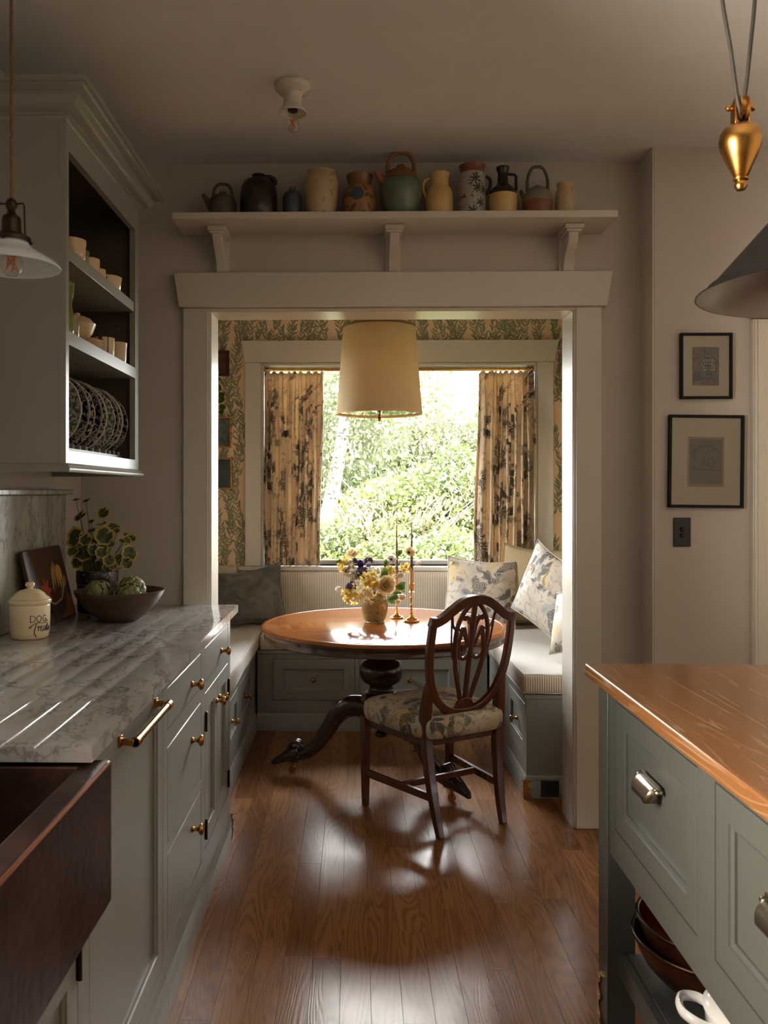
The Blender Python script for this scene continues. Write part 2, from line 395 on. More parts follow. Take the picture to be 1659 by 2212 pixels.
        if translucent:
            tr = t.n('BsdfTranslucent', Color=t.mix(.5, c, C(255, 226, 184), 'MULTIPLY')); mx = t.n('MixShader', Fac=translucent, i1=t.p.outputs[0], i2=tr.outputs[0])
            t.link(mx.outputs[0], t.out.inputs[0])
        return t.mat
    M['curtain'] = floral('curtain_floral_linen', C(238, 224, 202), C(214, 200, 176), C(60, 56, 52), .75, translucent=.36)
    M['floral_cushion'] = floral('cushion_floral_linen', C(226, 217, 203), C(198, 186, 168), C(82, 80, 86), .95, accents=((C(222, 196, 132), 6, .58), (C(190, 186, 186), 7, .55)), mute=.8)
    M['seat_floral'] = floral('chair_floral_linen', C(206, 198, 180), C(186, 168, 136), C(58, 57, 58), 1.0, accents=((C(212, 172, 84), 5, .60), (C(150, 150, 140), 8, .55)))
    t = NT('grey_velvet', rough=.8); n = t.noise(t.obj(), 9, 4, .6, .8)
    t.base(t.mix(t.step(n, .35, .68), C(70, 66, 60), C(112, 107, 99))); t.p.inputs['Sheen Weight'].default_value = .5; t.p.inputs['Sheen Roughness'].default_value = .4
    t.p.inputs['Sheen Tint'].default_value = C(200, 195, 188); M['velvet'] = t.mat
    t = NT('woven_wool', rough=.9); u = t.uv(); ck = t.n('TexChecker', Vector=u, Scale=150.0, Color1=C(206, 186, 148), Color2=C(146, 126, 92))
    t.base(ck.outputs[0]); t.bump(t.n('TexChecker', Vector=u, Scale=150.0).outputs[1], .4, .002); M['woven'] = t.mat
    t = NT('cream_lampshade', C(246, 230, 194), .8); tr = t.n('BsdfTranslucent', Color=C(255, 236, 196)); n = t.noise(t.scl(t.obj(), 1, 1, 3), 300, 2); t.bump(n, .15, .001)
    t.link(t.n('MixShader', Fac=.5, i1=t.p.outputs[0], i2=tr.outputs[0]).outputs[0], t.out.inputs[0]); M['shade'] = t.mat
    t = NT('opal_glass', C(226, 230, 232), .1); tr = t.n('BsdfTranslucent', Color=C(236, 240, 244))
    t.link(t.n('MixShader', Fac=.3, i1=t.p.outputs[0], i2=tr.outputs[0]).outputs[0], t.out.inputs[0]); M['opal'] = t.mat
    # --- glass
    t = NT('window_pane'); t.t.nodes.remove(t.p)
    tb = t.n('BsdfTransparent', Color=(.97, .98, .97, 1)); gb = t.n('BsdfGlossy', Roughness=.02); fr = t.n('Fresnel', IOR=1.45)
    t.link(t.n('MixShader', Fac=fr.outputs[0], i1=tb.outputs[0], i2=gb.outputs[0]).outputs[0], t.out.inputs[0]); M['pane'] = t.mat
    t = NT('bulb_glass'); t.t.nodes.remove(t.p)
    tb = t.n('BsdfTransparent', Color=(.96, .95, .92, 1)); gb = t.n('BsdfGlossy', Roughness=.03); fr = t.n('LayerWeight', Blend=.25)
    t.link(t.n('MixShader', Fac=fr.outputs['Facing'], i1=tb.outputs[0], i2=gb.outputs[0]).outputs[0], t.out.inputs[0]); M['bulb'] = t.mat
    t = NT('green_glass', C(196, 214, 120), .06, Transmission_Weight=.85, IOR=1.45); M['green_glass'] = t.mat
    t = NT('clear_glass', C(236, 236, 214), .05, Transmission_Weight=.9, IOR=1.45); M['clear_glass'] = t.mat
    M['filament'] = NT('filament_amber', C(226, 128, 56), .5).mat
    # --- ceramics
    def glaze(name, stops, rough=.3, sc=8, speck=None, zsplit=None):
        t = NT(name, rough=rough); o = t.obj(); n = t.noise(o, sc, 4); c = t.ramp(n, stops)
        if zsplit:
            z = t.n('SeparateXYZ', i0=o).outputs[2]; h, col, edge = zsplit
            zz = t.m('ADD', z, t.m('MULTIPLY', t.m('SUBTRACT', t.noise(o, 14, 2), .5), edge))
            c = t.mix(t.step(zz, h - .001, h + .001), c, col)
        if speck: c = t.mix(t.m('MULTIPLY', t.step(t.noise(o, speck[1], 2), .58, .66), .7), c, speck[0])
        t.base(c); return t.mat
    M['glaze'] = glaze
    M['iron_glaze'] = glaze('iron_grey_glaze', [(.3, C(66, 60, 50)), (.7, C(96, 88, 74))], .55, 30)
    M['black_glaze'] = glaze('black_brown_glaze', [(.3, C(30, 26, 24)), (.7, C(48, 38, 32))], .16)
    M['blue_glaze'] = glaze('slate_blue_glaze', [(.3, C(52, 62, 76)), (.7, C(70, 82, 96))], .3)
    M['cream_glaze'] = glaze('cream_stoneware', [(.3, C(178, 156, 118)), (.7, C(206, 186, 148))], .35, 6, (C(150, 124, 88), 50))
    M['buff_glaze'] = glaze('buff_glaze', [(.3, C(200, 166, 104)), (.7, C(220, 188, 130))], .28)
    M['green_kettle'] = glaze('green_glaze', [(.3, C(84, 96, 76)), (.7, C(112, 122, 96))], .3, 10)
    M['terracotta'] = glaze('terracotta', [(.3, C(122, 76, 46)), (.7, C(146, 94, 58))], .6)
    M['cream_pot'] = glaze('cream_pottery', [(.3, C(226, 208, 172)), (.7, C(238, 222, 190))], .2, 3)
    M['olive'] = glaze('olive_glaze', [(.3, C(134, 120, 78)), (.7, C(156, 142, 96))], .42, 5, (C(88, 78, 48), 60))
    M['spongeware'] = glaze('navy_spongeware', [(.35, C(22, 22, 36)), (.7, C(34, 34, 54))], .3, 20, (C(196, 166, 120), 95))
    M['tan_china'] = glaze('tan_china', [(.3, C(190, 160, 124)), (.7, C(206, 178, 142))], .22)
    # plates: cream with a dark printed border
    def plate(name, ink, ground, freq, size):
        t = NT(name, rough=.12); o = t.obj(); xyz = t.n('SeparateXYZ', i0=o)
        rad = t.m('SQRT', t.m('ADD', t.m('MULTIPLY', xyz.outputs[0], xyz.outputs[0]), t.m('MULTIPLY', xyz.outputs[1], xyz.outputs[1])))
        f, r_, _ = t.flower(o, freq, 5, .56, .3, .98); l, _ = t.leaf(t.off(o, .3, .7), freq * 1.4, .6, .26, .98)
        msk = t.m('MAXIMUM', t.m('MAXIMUM', f, l), t.step(t.noise(o, 130, 3), .52, .56))
        border = t.m('MULTIPLY', t.step(rad, size * .56, size * .60), t.m('SUBTRACT', 1.0, t.step(rad, size * .95, size * .965)))
        ctr = t.m('SUBTRACT', 1.0, t.step(rad, size * .44, size * .47))
        line = t.m('MULTIPLY', t.step(rad, size * .50, size * .505), t.m('SUBTRACT', 1.0, t.step(rad, size * .53, size * .535)))
        t.base(t.mix(t.m('MAXIMUM', t.m('MULTIPLY', msk, t.m('MAXIMUM', border, t.m('MULTIPLY', ctr, .8))), line), ground, ink)); return t.mat
    M['plate_blue'] = plate('navy_transfer_plate', C(30, 34, 62), C(200, 188, 164), 34, .117)
    M['plate_navy'] = plate('flow_blue_plate', C(22, 24, 46), C(150, 142, 132), 26, .117)
    M['plate_green'] = plate('sage_transfer_plate', C(92, 104, 96), C(196, 192, 174), 44, .117)
    t = NT('leaf_printed_mug', rough=.2); o = t.obj(); l, _ = t.leaf(t.vm('ADD', o, (0, 0, 0)).outputs[0], 34, .5, .2, .8)
    t.base(t.mix(l, C(206, 186, 150), C(96, 62, 46))); M['mug_print'] = t.mat
    # --- foliage
    def leafmat(name, a, b_, tr=.4, rough=.5, trc=None):
        t = NT(name, rough=rough); rnd = t.noise(t.pos(), 7, 3); c = t.mix(t.step(rnd, .3, .7), a, b_); t.base(c)
        tb = t.n('BsdfTranslucent', Color=t.mix(.0, c, c) if trc is None else trc)
        t.link(t.n('MixShader', Fac=tr, i1=t.p.outputs[0], i2=tb.outputs[0]).outputs[0], t.out.inputs[0]); return t.mat
    M['leafmat'] = leafmat
mk()
# ------------------------------------------------------------------ room shell
YW, YB, CEIL = 3.478, 5.33, 2.69          # far wall face, alcove back wall face, ceiling
XL, XR = -1.121, 2.35
YF = -2.6
AXL, AXR = -1.08, 1.285                   # alcove side walls
floor = struct(box('floor', M['floor'], XL - .12, XR + .1, YF - .1, YB + .1, -.06, -.012))
# planks: near the camera's aisle each board is its own piece
PW = .0826
lens = [.46, .62, .78, .95, 1.12, 1.3, 1.5]
plank_me = {}
def plank_mesh(L):
    if L not in plank_me:
        c = .0004
        b = B(); w = PW / 2 - .00025
        b.add([(-w, 0, -.012), (w, 0, -.012), (w, L - .0005, -.012), (-w, L - .0005, -.012),
               (-w, 0, -c), (w, 0, -c), (w, L - .0005, -c), (-w, L - .0005, -c),
               (-w + c, c, 0), (w - c, c, 0), (w - c, L - c, 0), (-w + c, L - c, 0)],
              [(0, 3, 2, 1), (0, 1, 5, 4), (1, 2, 6, 5), (2, 3, 7, 6), (3, 0, 4, 7), (4, 5, 9, 8), (5, 6, 10, 9), (6, 7, 11, 10), (7, 4, 8, 11), (8, 9, 10, 11)])
        o = b.obj('plank', M['floor'], floor, smooth=0); plank_me[L] = o.data
        bpy.data.objects.remove(o)
    return plank_me[L]
rng = random.Random(3)
x = -.62
while x < 1.72:
    y = .55 + rng.random() * -.5
    while y < 5.0:
        L = rng.choice(lens); L = min(L, 5.33 - y) if 5.33 - y > .2 else 5.33 - y
        if 5.33 - (y + L) < .3: L = round(5.33 - y, 3)
        o = bpy.data.objects.new('plank', plank_mesh(L)); COL.objects.link(o); o.parent = floor; o.location = (x + PW / 2, y, 0)
        y += L
    x += PW
struct(box('ceiling', M['ceiling'], XL - .12, XR + .1, YF - .1, YB + .1, CEIL, CEIL + .1))
def wall(name, boxes, mat):
    b = B()
    for q in boxes: b.box(*q)
    return struct(b.obj(name, mat, smooth=0))
OL, OR, OH = -.585, .874, 2.086            # opening to the breakfast nook
JB = 3.64                                  # back of the jambs
wall('wall_far', [(XL - .12, OL - .018, YW, JB, 0, CEIL), (OR + .018, 1.157, YW, JB, 0, CEIL), (OL - .018, OR + .018, YW, JB, OH + .018, CEIL)], M['wall'])
wall('wall_far_right', [(1.157, 1.60, 3.337, JB, 0, CEIL), (1.60, XR + .1, 3.337, JB, 2.03, CEIL), (1.60, XR + .1, 3.50, JB, 0, 2.03)], M['wall'])
SW = (.12, 1.14, 1.12, 2.04)               # sink window in the left wall: y0 y1 z0 z1
wall('wall_left', [(XL - .12, XL, YF, SW[0], 0, CEIL), (XL - .12, XL, SW[1], YW, 0, CEIL), (XL - .12, XL, SW[0], SW[1], 0, SW[2]), (XL - .12, XL, SW[0], SW[1], SW[3], CEIL)], M['wall'])
RW = (-1.6, -.9, 1.15, 1.95)  # opening for the added fill window: y0 y1 z0 z1
wall('wall_right', [(XR, XR + .1, YF, RW[0], 0, CEIL), (XR, XR + .1, RW[1], 3.337, 0, CEIL), (XR, XR + .1, RW[0], RW[1], 0, RW[2]), (XR, XR + .1, RW[0], RW[1], RW[3], CEIL)], M['wall'])
wall('wall_rear', [(XL - .12, XR + .1, YF - .1, YF, 0, CEIL)], M['wall'])
# nook walls, papered
t = NT('wallpaper_ground', rough=.75); t.base(t.mix(t.noise(t.pos(), 30, 3), C(226, 194, 160), C(236, 208, 176))); M['paper'] = t.mat
M['paper_leaf'] = NT('wallpaper_leaf_ink', C(126, 132, 104), .8).mat
M['paper_leaf2'] = NT('wallpaper_pale_leaf_ink', C(148, 150, 120), .8).mat
M['paper_stem'] = NT('wallpaper_stem_ink', C(124, 84, 58), .8).mat
WX0, WX1, WZ0, WZ1 = -.586, 1.125, .893, 2.153
wb_ = wall('wall_nook_back', [(AXL - .1, WX0, YB, YB + .16, 0, CEIL), (WX1, AXR + .1, YB, YB + .16, 0, CEIL), (WX0, WX1, YB, YB + .16, 0, WZ0), (WX0, WX1, YB, YB + .16, WZ1, CEIL)], M['paper'])
NW = (4.28, 4.82, 1.13, 1.97)  # opening for the window added to brighten the nook
wl_ = wall('wall_nook_left', [(AXL - .1, AXL, JB, NW[0], 0, CEIL), (AXL - .1, AXL, NW[1], YB, 0, CEIL), (AXL - .1, AXL, NW[0], NW[1], 0, NW[2]), (AXL - .1, AXL, NW[0], NW[1], NW[3], CEIL)], M['paper'])
wr_ = wall('wall_nook_right', [(AXR, AXR + .1, JB, YB, 0, CEIL)], M['paper'])
def willow_print(name, parent, fn, a0, a1, z0, z1, skip, seed):
    b = B(); rg = random.Random(seed)
    def leaf(px, pz, ang, L, w, bend, mi):
        b.mi = mi; n = 5; top = []; bot = []
        for i in range(n + 1):
            t_ = i / n; a = ang + bend * (t_ - .2); cx = px + L * t_ * math.cos(ang + bend * t_ * .5); cz = pz + L * t_ * math.sin(ang + bend * t_ * .5)
            ww = w * math.sin(math.pi * min(1, t_ * .94 + .05)) ** .8 * (1.15 - .5 * t_)
            top.append((cx - ww * math.sin(a), cz + ww * math.cos(a))); bot.append((cx + ww * math.sin(a), cz - ww * math.cos(a)))
        poly = [top[0]] + top[1:-1] + [top[-1]] + bot[-2:0:-1]
        if any(skip(q[0], q[1]) or not (a0 < q[0] < a1 and z0 < q[1] < z1) for q in (poly[0], poly[n], poly[n // 2])): return
        h = .0003 + rg.random() * .0004
        b.add([fn(q[0], q[1], h) for q in poly], [tuple(range(len(poly)))])
    col = a0 - .03; k = 0
    while col < a1 + .05:
        z = z0 - .1 * rg.random(); ph = rg.random() * 6; side = 1; prev = None; s = k % 2 * 2 - 1
        while z < z1:
            cx = col + .03 * math.sin(z * 9 + ph); dz = .016; slope = math.atan2(1, .03 * 9 * math.cos(z * 9 + ph))
            if prev and not skip(cx, z) and a0 < cx < a1 and z0 < z < z1:
                b.mi = 2; w = .0013; b.add([fn(prev[0] - w, prev[1], .0002), fn(prev[0] + w, prev[1], .0002), fn(cx + w, z, .0002), fn(cx - w, z, .0002)], [(0, 1, 2, 3)])
            prev = (cx, z)
            for sd in (side,) if rg.random() < .25 else (1, -1):
                leaf(cx, z, slope + sd * (.60 + .62 * rg.random()), .038 + .018 * rg.random(), .0050 + .0020 * rg.random(), -sd * (.3 + .8 * rg.random()), 0 if rg.random() < .62 else 1)
            side = -side; z += dz + .008 * rg.random()
        col += .039 + .008 * rg.random(); k += 1
    o = b.obj(name, [M['paper_leaf'], M['paper_leaf2'], M['paper_stem']], parent, smooth=0, recalc=False)
    o['kind'] = 'stuff'; return o
in_win = lambda a, z: (-.69 < a < 1.225 and z < 2.285)
willow_print('willow_leaf_print', wb_, lambda a, z, h: (a, YB - h, z), AXL, AXR, .86, CEIL, in_win, 1)
willow_print('willow_leaf_print', wl_, lambda a, z, h: (AXL + h, a, z), JB, YB, .86, CEIL, lambda a, z: NW[0] - .1 < a < NW[1] + .1 and NW[2] - .05 < z < NW[3] + .14, 2)
willow_print('willow_leaf_print', wr_, lambda a, z, h: (AXR - h, a, z), JB, YB, .86, CEIL, lambda a, z: False, 3)

# trim of the opening
YC = 3.456
def trim(n, boxes, bevel=.003, poly=None):
    b = B()
    for q in boxes: b.box(*q)
    return struct(b.obj('trim_%d' % n, M['trim'], bevel=bevel))
trim(1, [(-.699, OL - .012, YC, YW, 0, 2.10), (OL - .014, OL - .004, YC + .006, YW, 0, 2.092)])
trim(2, [(OR + .012, .989, YC, YW, 0, 2.10), (OR + .004, OR + .014, YC + .006, YW, 0, 2.092)])
b = B(); b.prism([(-.713, 2.100), (1.008, 2.100), (1.030, 2.240), (-.735, 2.240)], 3.440, YW, lambda a, z, h: (a, h, z)); b.box(-.70, .99, YC + .004, YW, 2.088, 2.10)
struct(b.obj('trim_3', M['trim'], bevel=.003))
trim(4, [(OL - .018, OL, YC + .012, JB, 0, OH)], .002); trim(5, [(OR, OR + .018, YC + .012, JB, 0, OH)], .002)
trim(6, [(OL - .018, OR + .018, YC + .012, JB, OH, OH + .018)], .002)
# pale corner strip of the projecting right wall and door casing at the picture edge
trim(7, [(1.150, 1.1575, 3.339, YW, 0, CEIL)], .001)
trim(8, [(1.527, 1.60, 3.315, 3.337, 0, 2.02), (1.531, 1.541, 3.309, 3.315, 0, 2.015)])
b = B(); b.prism([(1.517, 2.022), (2.4, 2.022), (2.4, 2.16), (1.497, 2.16)], 3.298, 3.337, lambda a, z, h: (a, h, z)); struct(b.obj('trim_9', M['trim'], bevel=.003))
d_ = struct(bpy.data.objects.new('door_1', None)); COL.objects.link(d_); d_.location = (1.6, 3.36, 0)
b = B(); b.box(0, .74, 0, .04, .01, 2.02); b.obj('door_panel', M['trim'], d_, bevel=.003)
for z0, z1 in ((.2, .95), (1.1, 1.85)): box('raised_panel', M['trim'], .12, .62, -.008, .002, z0, z1, d_, bevel=.004)
def board(nm, pts):
    b = B(); b.sweep(pts, [(0, 0), (.014, 0), (.014, .10), (.008, .115), (0, .12)]); return struct(b.obj(nm, M['trim']))
board('baseboard_far', [(.989, YW), (1.149, YW)])
board('baseboard_far_right', [(1.157, 3.337), (1.527, 3.337)])
board('baseboard_right', [(XR, 3.3), (XR, YF)])

# nook window
w1 = struct(bpy.data.objects.new('window_1', None)); COL.objects.link(w1); w1.location = (0, YB, 0)
box('casing', M['trim'], -.687, WX0, -.022, 0, WZ0, 2.156, w1, bevel=.003)
box('casing', M['trim'], WX1, 1.222, -.022, 0, WZ0, 2.156, w1, bevel=.003)
b = B(); b.prism([(-.690, 2.156), (1.226, 2.156), (1.253, 2.290), (-.708, 2.290)], -.042, 0, lambda a, z, h: (a, h, z)); b.obj('header', M['trim'], w1, bevel=.003)
box('stool', M['trim'], -.722, 1.25, -.075, .16, .866, .893, w1, bevel=.006)
b = B(); b.box(WX0 - .001, WX0 + .015, -.01, .16, WZ0, WZ1); b.box(WX1 - .015, WX1 + .001, -.01, .16, WZ0, WZ1); b.box(WX0, WX1, -.01, .16, WZ1 - .015, WZ1 + .001)
b.obj('jamb_lining', M['trim'], w1, bevel=.002)
b = B(); s0, s1, s2, s3 = WX0 + .015, WX1 - .015, WZ0, WZ1 - .015
b.box(s0, s0 + .03, .09, .125, s2, s3); b.box(s1 - .03, s1, .09, .125, s2, s3); b.box(s0, s1, .09, .125, s3 - .02, s3); b.box(s0, s1, .09, .125, s2, s2 + .028)
b.obj('sash', M['trim'], w1, bevel=.003)
box('pane', M['pane'], s0 + .025, s1 - .025, .106, .110, s2 + .02, s3 - .015, w1)
# sink window and two added fill windows (out of the picture, where the daylight enters)
def plain_window(n, parent_loc, rz, w, z0, z1, bars):
    o = struct(bpy.data.objects.new('window_%d' % n, None)); COL.objects.link(o); o.location = parent_loc; o.rotation_euler = (0, 0, rz)
    b = B(); b.box(0, .04, .03, .07, z0, z1); b.box(w - .04, w, .03, .07, z0, z1); b.box(0, w, .03, .07, z0, z0 + .04); b.box(0, w, .03, .07, z1 - .04, z1)
    for k in range(1, bars): b.box(w * k / bars - .012, w * k / bars + .012, .035, .065, z0, z1)
    b.box(0, w, .035, .065, (z0 + z1) / 2 - .012, (z0 + z1) / 2 + .012)
    b.obj('sash', M['trim'], o)
    b = B(); b.box(-.09, 0, -.02, 0, z0 - .02, z1 + .09); b.box(w, w + .09, -.02, 0, z0 - .02, z1 + .09); b.box(-.1, w + .1, -.03, 0, z1, z1 + .12); b.box(-.1, w + .1, -.05, .07, z0 - .03, z0)
    b.obj('casing', M['trim'], o, bevel=.003)
    box('pane', M['pane'], .03, w - .03, .048, .052, z0 + .03, z1 - .03, o)
plain_window(4, (AXL, NW[0], 0), R_(90), NW[1] - NW[0], NW[2], NW[3], 1)
plain_window(2, (XL, SW[0], 0), R_(90), SW[1] - SW[0], SW[2], SW[3], 2)
plain_window(3, (XR, RW[1], 0), R_(-90), RW[1] - RW[0], RW[2], RW[3], 2)
# ------------------------------------------------------------------ joinery helpers (local frame: x along the front, z up, front faces -y)
def knob(parent, x, z, y=0, r=.0155, mat='brass', name='knob'):
    pr = [(.010, 0), (.0105, .003), (.0065, .006), (.0058, .016), (.008, .02), (r, .026), (r * 1.02, .030), (r * .85, .035), (.001, .0375)]
    b = B(Matrix.Translation((x, y, z)) @ Matrix.Rotation(R_(90), 4, 'X')); b.lathe(pr, 18)
    return b.obj(name, M[mat], parent, smooth=50)
def shaker(name, mat, parent, x0, x1, z0, z1, fw=.055, rec=.011, y=0, th=.02, bead=.008):
    b = B(); ix0, ix1, iz0, iz1 = x0 + fw, x1 - fw, z0 + fw, z1 - fw
    def rect(a0, a1, c0, c1, yy): return [(a0, yy, c0), (a1, yy, c0), (a1, yy, c1), (a0, yy, c1)]
    L = [rect(x0, x1, z0, z1, y + th), rect(x0, x1, z0, z1, y + .001), rect(x0 + .001, x1 - .001, z0 + .001, z1 - .001, y), rect(ix0, ix1, iz0, iz1, y),
         rect(ix0 + .001, ix1 - .001, iz0 + .001, iz1 - .001, y + rec * .35), rect(ix0 + bead, ix1 - bead, iz0 + bead, iz1 - bead, y + rec * .55), rect(ix0 + bead, ix1 - bead, iz0 + bead, iz1 - bead, y + rec)]
    b.grid(L, cu=True); o = len(b.v); b.add_faces([tuple(range(o - 4, o)), (3, 2, 1, 0)])
    return b.obj(name, mat, parent, smooth=0)
def slab(name, mat, parent, x0, x1, z0, z1, y=0, th=.02, bev=.003):
    return box(name, mat, x0, x1, y, y + th, z0, z1, parent, bevel=bev)
def face_frame(name, mat, parent, W, z0, z1, holes, y=0, th=.02):
    xs = sorted({0, W} | {h[0] for h in holes} | {h[1] for h in holes}); zs = sorted({z0, z1} | {h[2] for h in holes} | {h[3] for h in holes})
    b = B()
    for i in range(len(xs) - 1):
        j = 0
        while j < len(zs) - 1:
            solid = lambda jj: not any(h[0] <= (xs[i] + xs[i + 1]) / 2 <= h[1] and h[2] <= (zs[jj] + zs[jj + 1]) / 2 <= h[3] for h in holes)
            if solid(j):
                k = j
                while k + 1 < len(zs) - 1 and solid(k + 1): k += 1
                b.box(xs[i], xs[i + 1], y, y + th, zs[j], zs[k + 1]); j = k + 1
            else: j += 1
    return b.obj(name, mat, parent, smooth=0)
PLINTH = [(0, 0), (.012, 0), (.012, .062), (.009, .066), (.010, .070), (.006, .078), (.002, .084), (0, .086)]
G = .0028
XF = -.495                 # left cabinet fronts
DEP = XF - XL - .002
def left_unit(name, label, y0, y1, holes, plinth=True):
    t = thing(name, label, 'cabinet', (XF, y0, 0), R_(90)); W = y1 - y0
    b = B(); b.box(0.0005, W - .0005, .02, DEP, .02, .878); b.obj('carcass', M['sage'], t)
    face_frame('face_frame', M['sage'], t, W, .0, .880, holes)
    if plinth:
        b = B(); b.sweep([(0, 0), (W, 0)], PLINTH); b.obj('plinth', M['sage'], t)
    return t, W
# door + drawer cabinet at the far end
Y0c, Y1c = 2.768, 3.372
h = [(.040, .545, .727, .845), (.040, .545, .178, .695)]
tc, Wc = left_unit('base_cabinet', 'sage base cabinet with one drawer over two small doors at counter end', Y0c, Y1c, h)
d = slab('drawer', M['sage'], tc, .040 + G, .545 - G, .727 + G, .845 - G); knob(d, .372, .772)
d = shaker('door', M['sage'], tc, .040 + G, .2925 - G / 2, .178 + G, .695 - G, .058); knob(d, .262, .615)
d2 = shaker('door', M['sage'], tc, .2925 + G / 2, .545 - G, .178 + G, .695 - G, .058); knob(d2, .323, .615)
def hinge(parent, x, z, h=.06):
    b = B(); b.tube([(x, -.004, z - h / 2), (x, -.004, z + h / 2)], .0042, 8)
    for s in (-1, 1): b.lathe([(.001, 0), (.0045, .002), (.0045, .005), (.001, .008)], 8, (x, -.004, z + s * h / 2 - (.004 if s < 0 else .004)))
    b.box(x - .011, x + .011, -.0015, .001, z - h / 2 + .003, z + h / 2 - .003)
    return b.obj('hinge', M['bronze'], parent)
for z in (.60, .245): hinge(d, .043, z)
for z in (.60, .245): hinge(d2, .542, z)
def corner_guard(parent, loc, rz, name='corner_guard', hgt=.075, w=.034):
    b = B(Matrix.Translation(loc) @ Matrix.Rotation(rz, 4, 'Z'))
    prof = [(0, 0), (w, 0), (w * 1.02, .008), (w * .86, .014), (w * .55, .018), (w * .42, .026), (w * .62, .032), (w * .98, .036), (w * .98, .044), (w * .6, .048), (w * .4, .055), (w * .6, .063), (w * .95, .067), (w * .9, .075), (0, .075)]
    prof = [(a, z * hgt / .075) for a, z in prof]
    b.prism(prof, -.0035, 0, lambda a, z, h: (a, h, z)); b.prism(prof, -.0035, 0, lambda a, z, h: (h, a, z))
    for k in (.007, .040, .071): b.lathe([(.003, 0), (.002, .002), (.0005, .003)], 8, (w * .8, -.0035, k * hgt / .075))
    return b.obj(name, M['brass_b'], parent, bevel=.001, seg=1)
guard = corner_guard(tc, (Wc + .0, -.013, .0), R_(90), hgt=.085)
# three drawers
Y0b, Y1b = 2.207, 2.768
h = [(.036, .535, .727, .843), (.036, .535, .432, .685), (.036, .535, .165, .405)]
tb_, Wb = left_unit('drawer_cabinet', 'sage base cabinet with three stacked drawers beside integrated dishwasher', Y0b, Y1b - .0005, h)
for (a, c, z0, z1), kz in zip(h, (.775, .606, .338)):
    d = slab('drawer', M['sage'], tb_, a + G, c - G, z0 + G, z1 - G, bev=.004); knob(d, .372, kz, r=.017)
# dishwasher panel
Y0a, Y1a = 1.560, 2.207
t = thing('dishwasher', 'sage panelled dishwasher front with a long brass bar handle', 'dishwasher', (XF, Y0a, 0), R_(90)); W = Y1a - Y0a - .001
b = B(); b.box(.001, W, .02, DEP, .02, .878); b.obj('carcass', M['sage'], t)
face_frame('face_frame', M['sage'], t, W, 0, .88, [(.022, W - .014, .14, .868)])
dw = shaker('door_panel', M['sage'], t, .022 + G, W - .014 - G, .14 + G, .866, .052, .012)
b = B(); b.sweep([(0, 0), (W, 0)], PLINTH); b.obj('plinth', M['sage'], t)
hb = B(); x0, x1, hz = .225, .548, .836
for xx in (x0, x1): hb.box(xx - .010, xx + .010, -.006, 0, hz - .012, hz + .012); hb.bar([(xx, 0, hz), (xx, -.032, hz - .003)], .012, .014)
hb.tube([(x0 - .002, -.034, hz - .003), (x1 + .002, -.034, hz - .003)], .0092, 14)
for xx in (x0 - .002, x1 - .024): hb.lathe([(.0105, 0), (.0105, .022), (.0105, .026)], 12, (0, 0, 0)) if False else hb.tube([(xx, -.034, hz - .003), (xx + .026, -.034, hz - .003)], .0112, 14)
hb.obj('bar_handle', M['brass'], dw, smooth=50, bevel=.001, seg=1)
# sink base with doors, below the apron
t = thing('sink_cabinet', 'sage cabinet doors underneath the dark copper apron sink', 'cabinet', (XF, .50, 0), R_(90)); W = 1.06 - .0005
b = B(); b.box(0, W, .02, DEP, .02, .60); b.obj('carcass', M['sage'], t)
face_frame('face_frame', M['sage'], t, W, 0, .61, [(.06, .53, .14, .56), (.53, W - .04, .14, .56)])
d = shaker('door', M['sage'], t, .06 + G, .53 - G, .14 + G, .56 - G, .055); knob(d, .50, .50)
d = shaker('door', M['sage'], t, .53 + G, W - .04 - G, .14 + G, .56 - G, .055); knob(d, .57, .50); hinge(d, W - .042, .52); hinge(d, W - .042, .2)
b = B(); b.sweep([(0, 0), (W, 0)], PLINTH); b.obj('plinth', M['sage'], t)
# cabinet nearer than the frame
t, W = left_unit('base_cabinet', 'sage base cabinet on the near side of the copper sink', -.6, .4995, [(.04, .53, .14, .84), (.56, 1.06, .14, .84)])
for a, c in ((.04, .53), (.56, 1.06)): d = shaker('door', M['sage'], t, a + G, c - G, .14 + G, .84 - G); knob(d, c - .03, .7)

# worktop with drainer grooves
TX0, TX1 = XL + .001, -.4635
cw = thing('worktop', 'grey veined marble worktop with drainer grooves left of the nook', 'worktop', (0, 0, 0))
S0, S1 = .56, 1.498      # sink span along y
SXB = -1.0               # back of the sink bowl
gx = [-.560, -.622, -.686, -.748, -.812, -.876]
gw = .0072; prof = []
xs = [TX0]
# slab with grooves cut at the sink end
def slab_prof(xa, xb, groove_xs, deep):
    pr = [(xa, .882)]; top = [(xa, .91)]
    for g in sorted(groove_xs):
        if xa < g < xb:
            for k in range(7):
                a = math.pi * k / 6; top.append((g - gw * math.cos(a), .91 - deep * math.sin(a)))
    top.append((xb, .91))
    return top
b = B(); YG = 1.872
tops = [slab_prof(TX0, TX1, gx, d_) for d_ in (.0055, .0055, .0045, .0001, 0.00005)]; ys = [S1, 1.60, YG - .09, YG, 3.374]
b.grid([[(x, y, z) for x, z in tp] for tp, y in zip(tops, ys)])
n = len(tops[0])
b.add([(x, S1, z) for x, z in tops[0]] + [(TX1, S1, .882), (TX0, S1, .882)], [tuple(range(n + 2))])
b.add([(TX1, S1, .91), (TX1, 3.374, .91), (TX1, 3.374, .882), (TX1, S1, .882)], [(0, 1, 2, 3)])
b.add([(TX0, 3.374, .91), (TX1, 3.374, .91), (TX1, 3.374, .882), (TX0, 3.374, .882)], [(0, 1, 2, 3)])
b.add([(TX0, S1, .882), (TX1, S1, .882), (TX1, 3.374, .882), (TX0, 3.374, .882)], [(0, 1, 2, 3)])
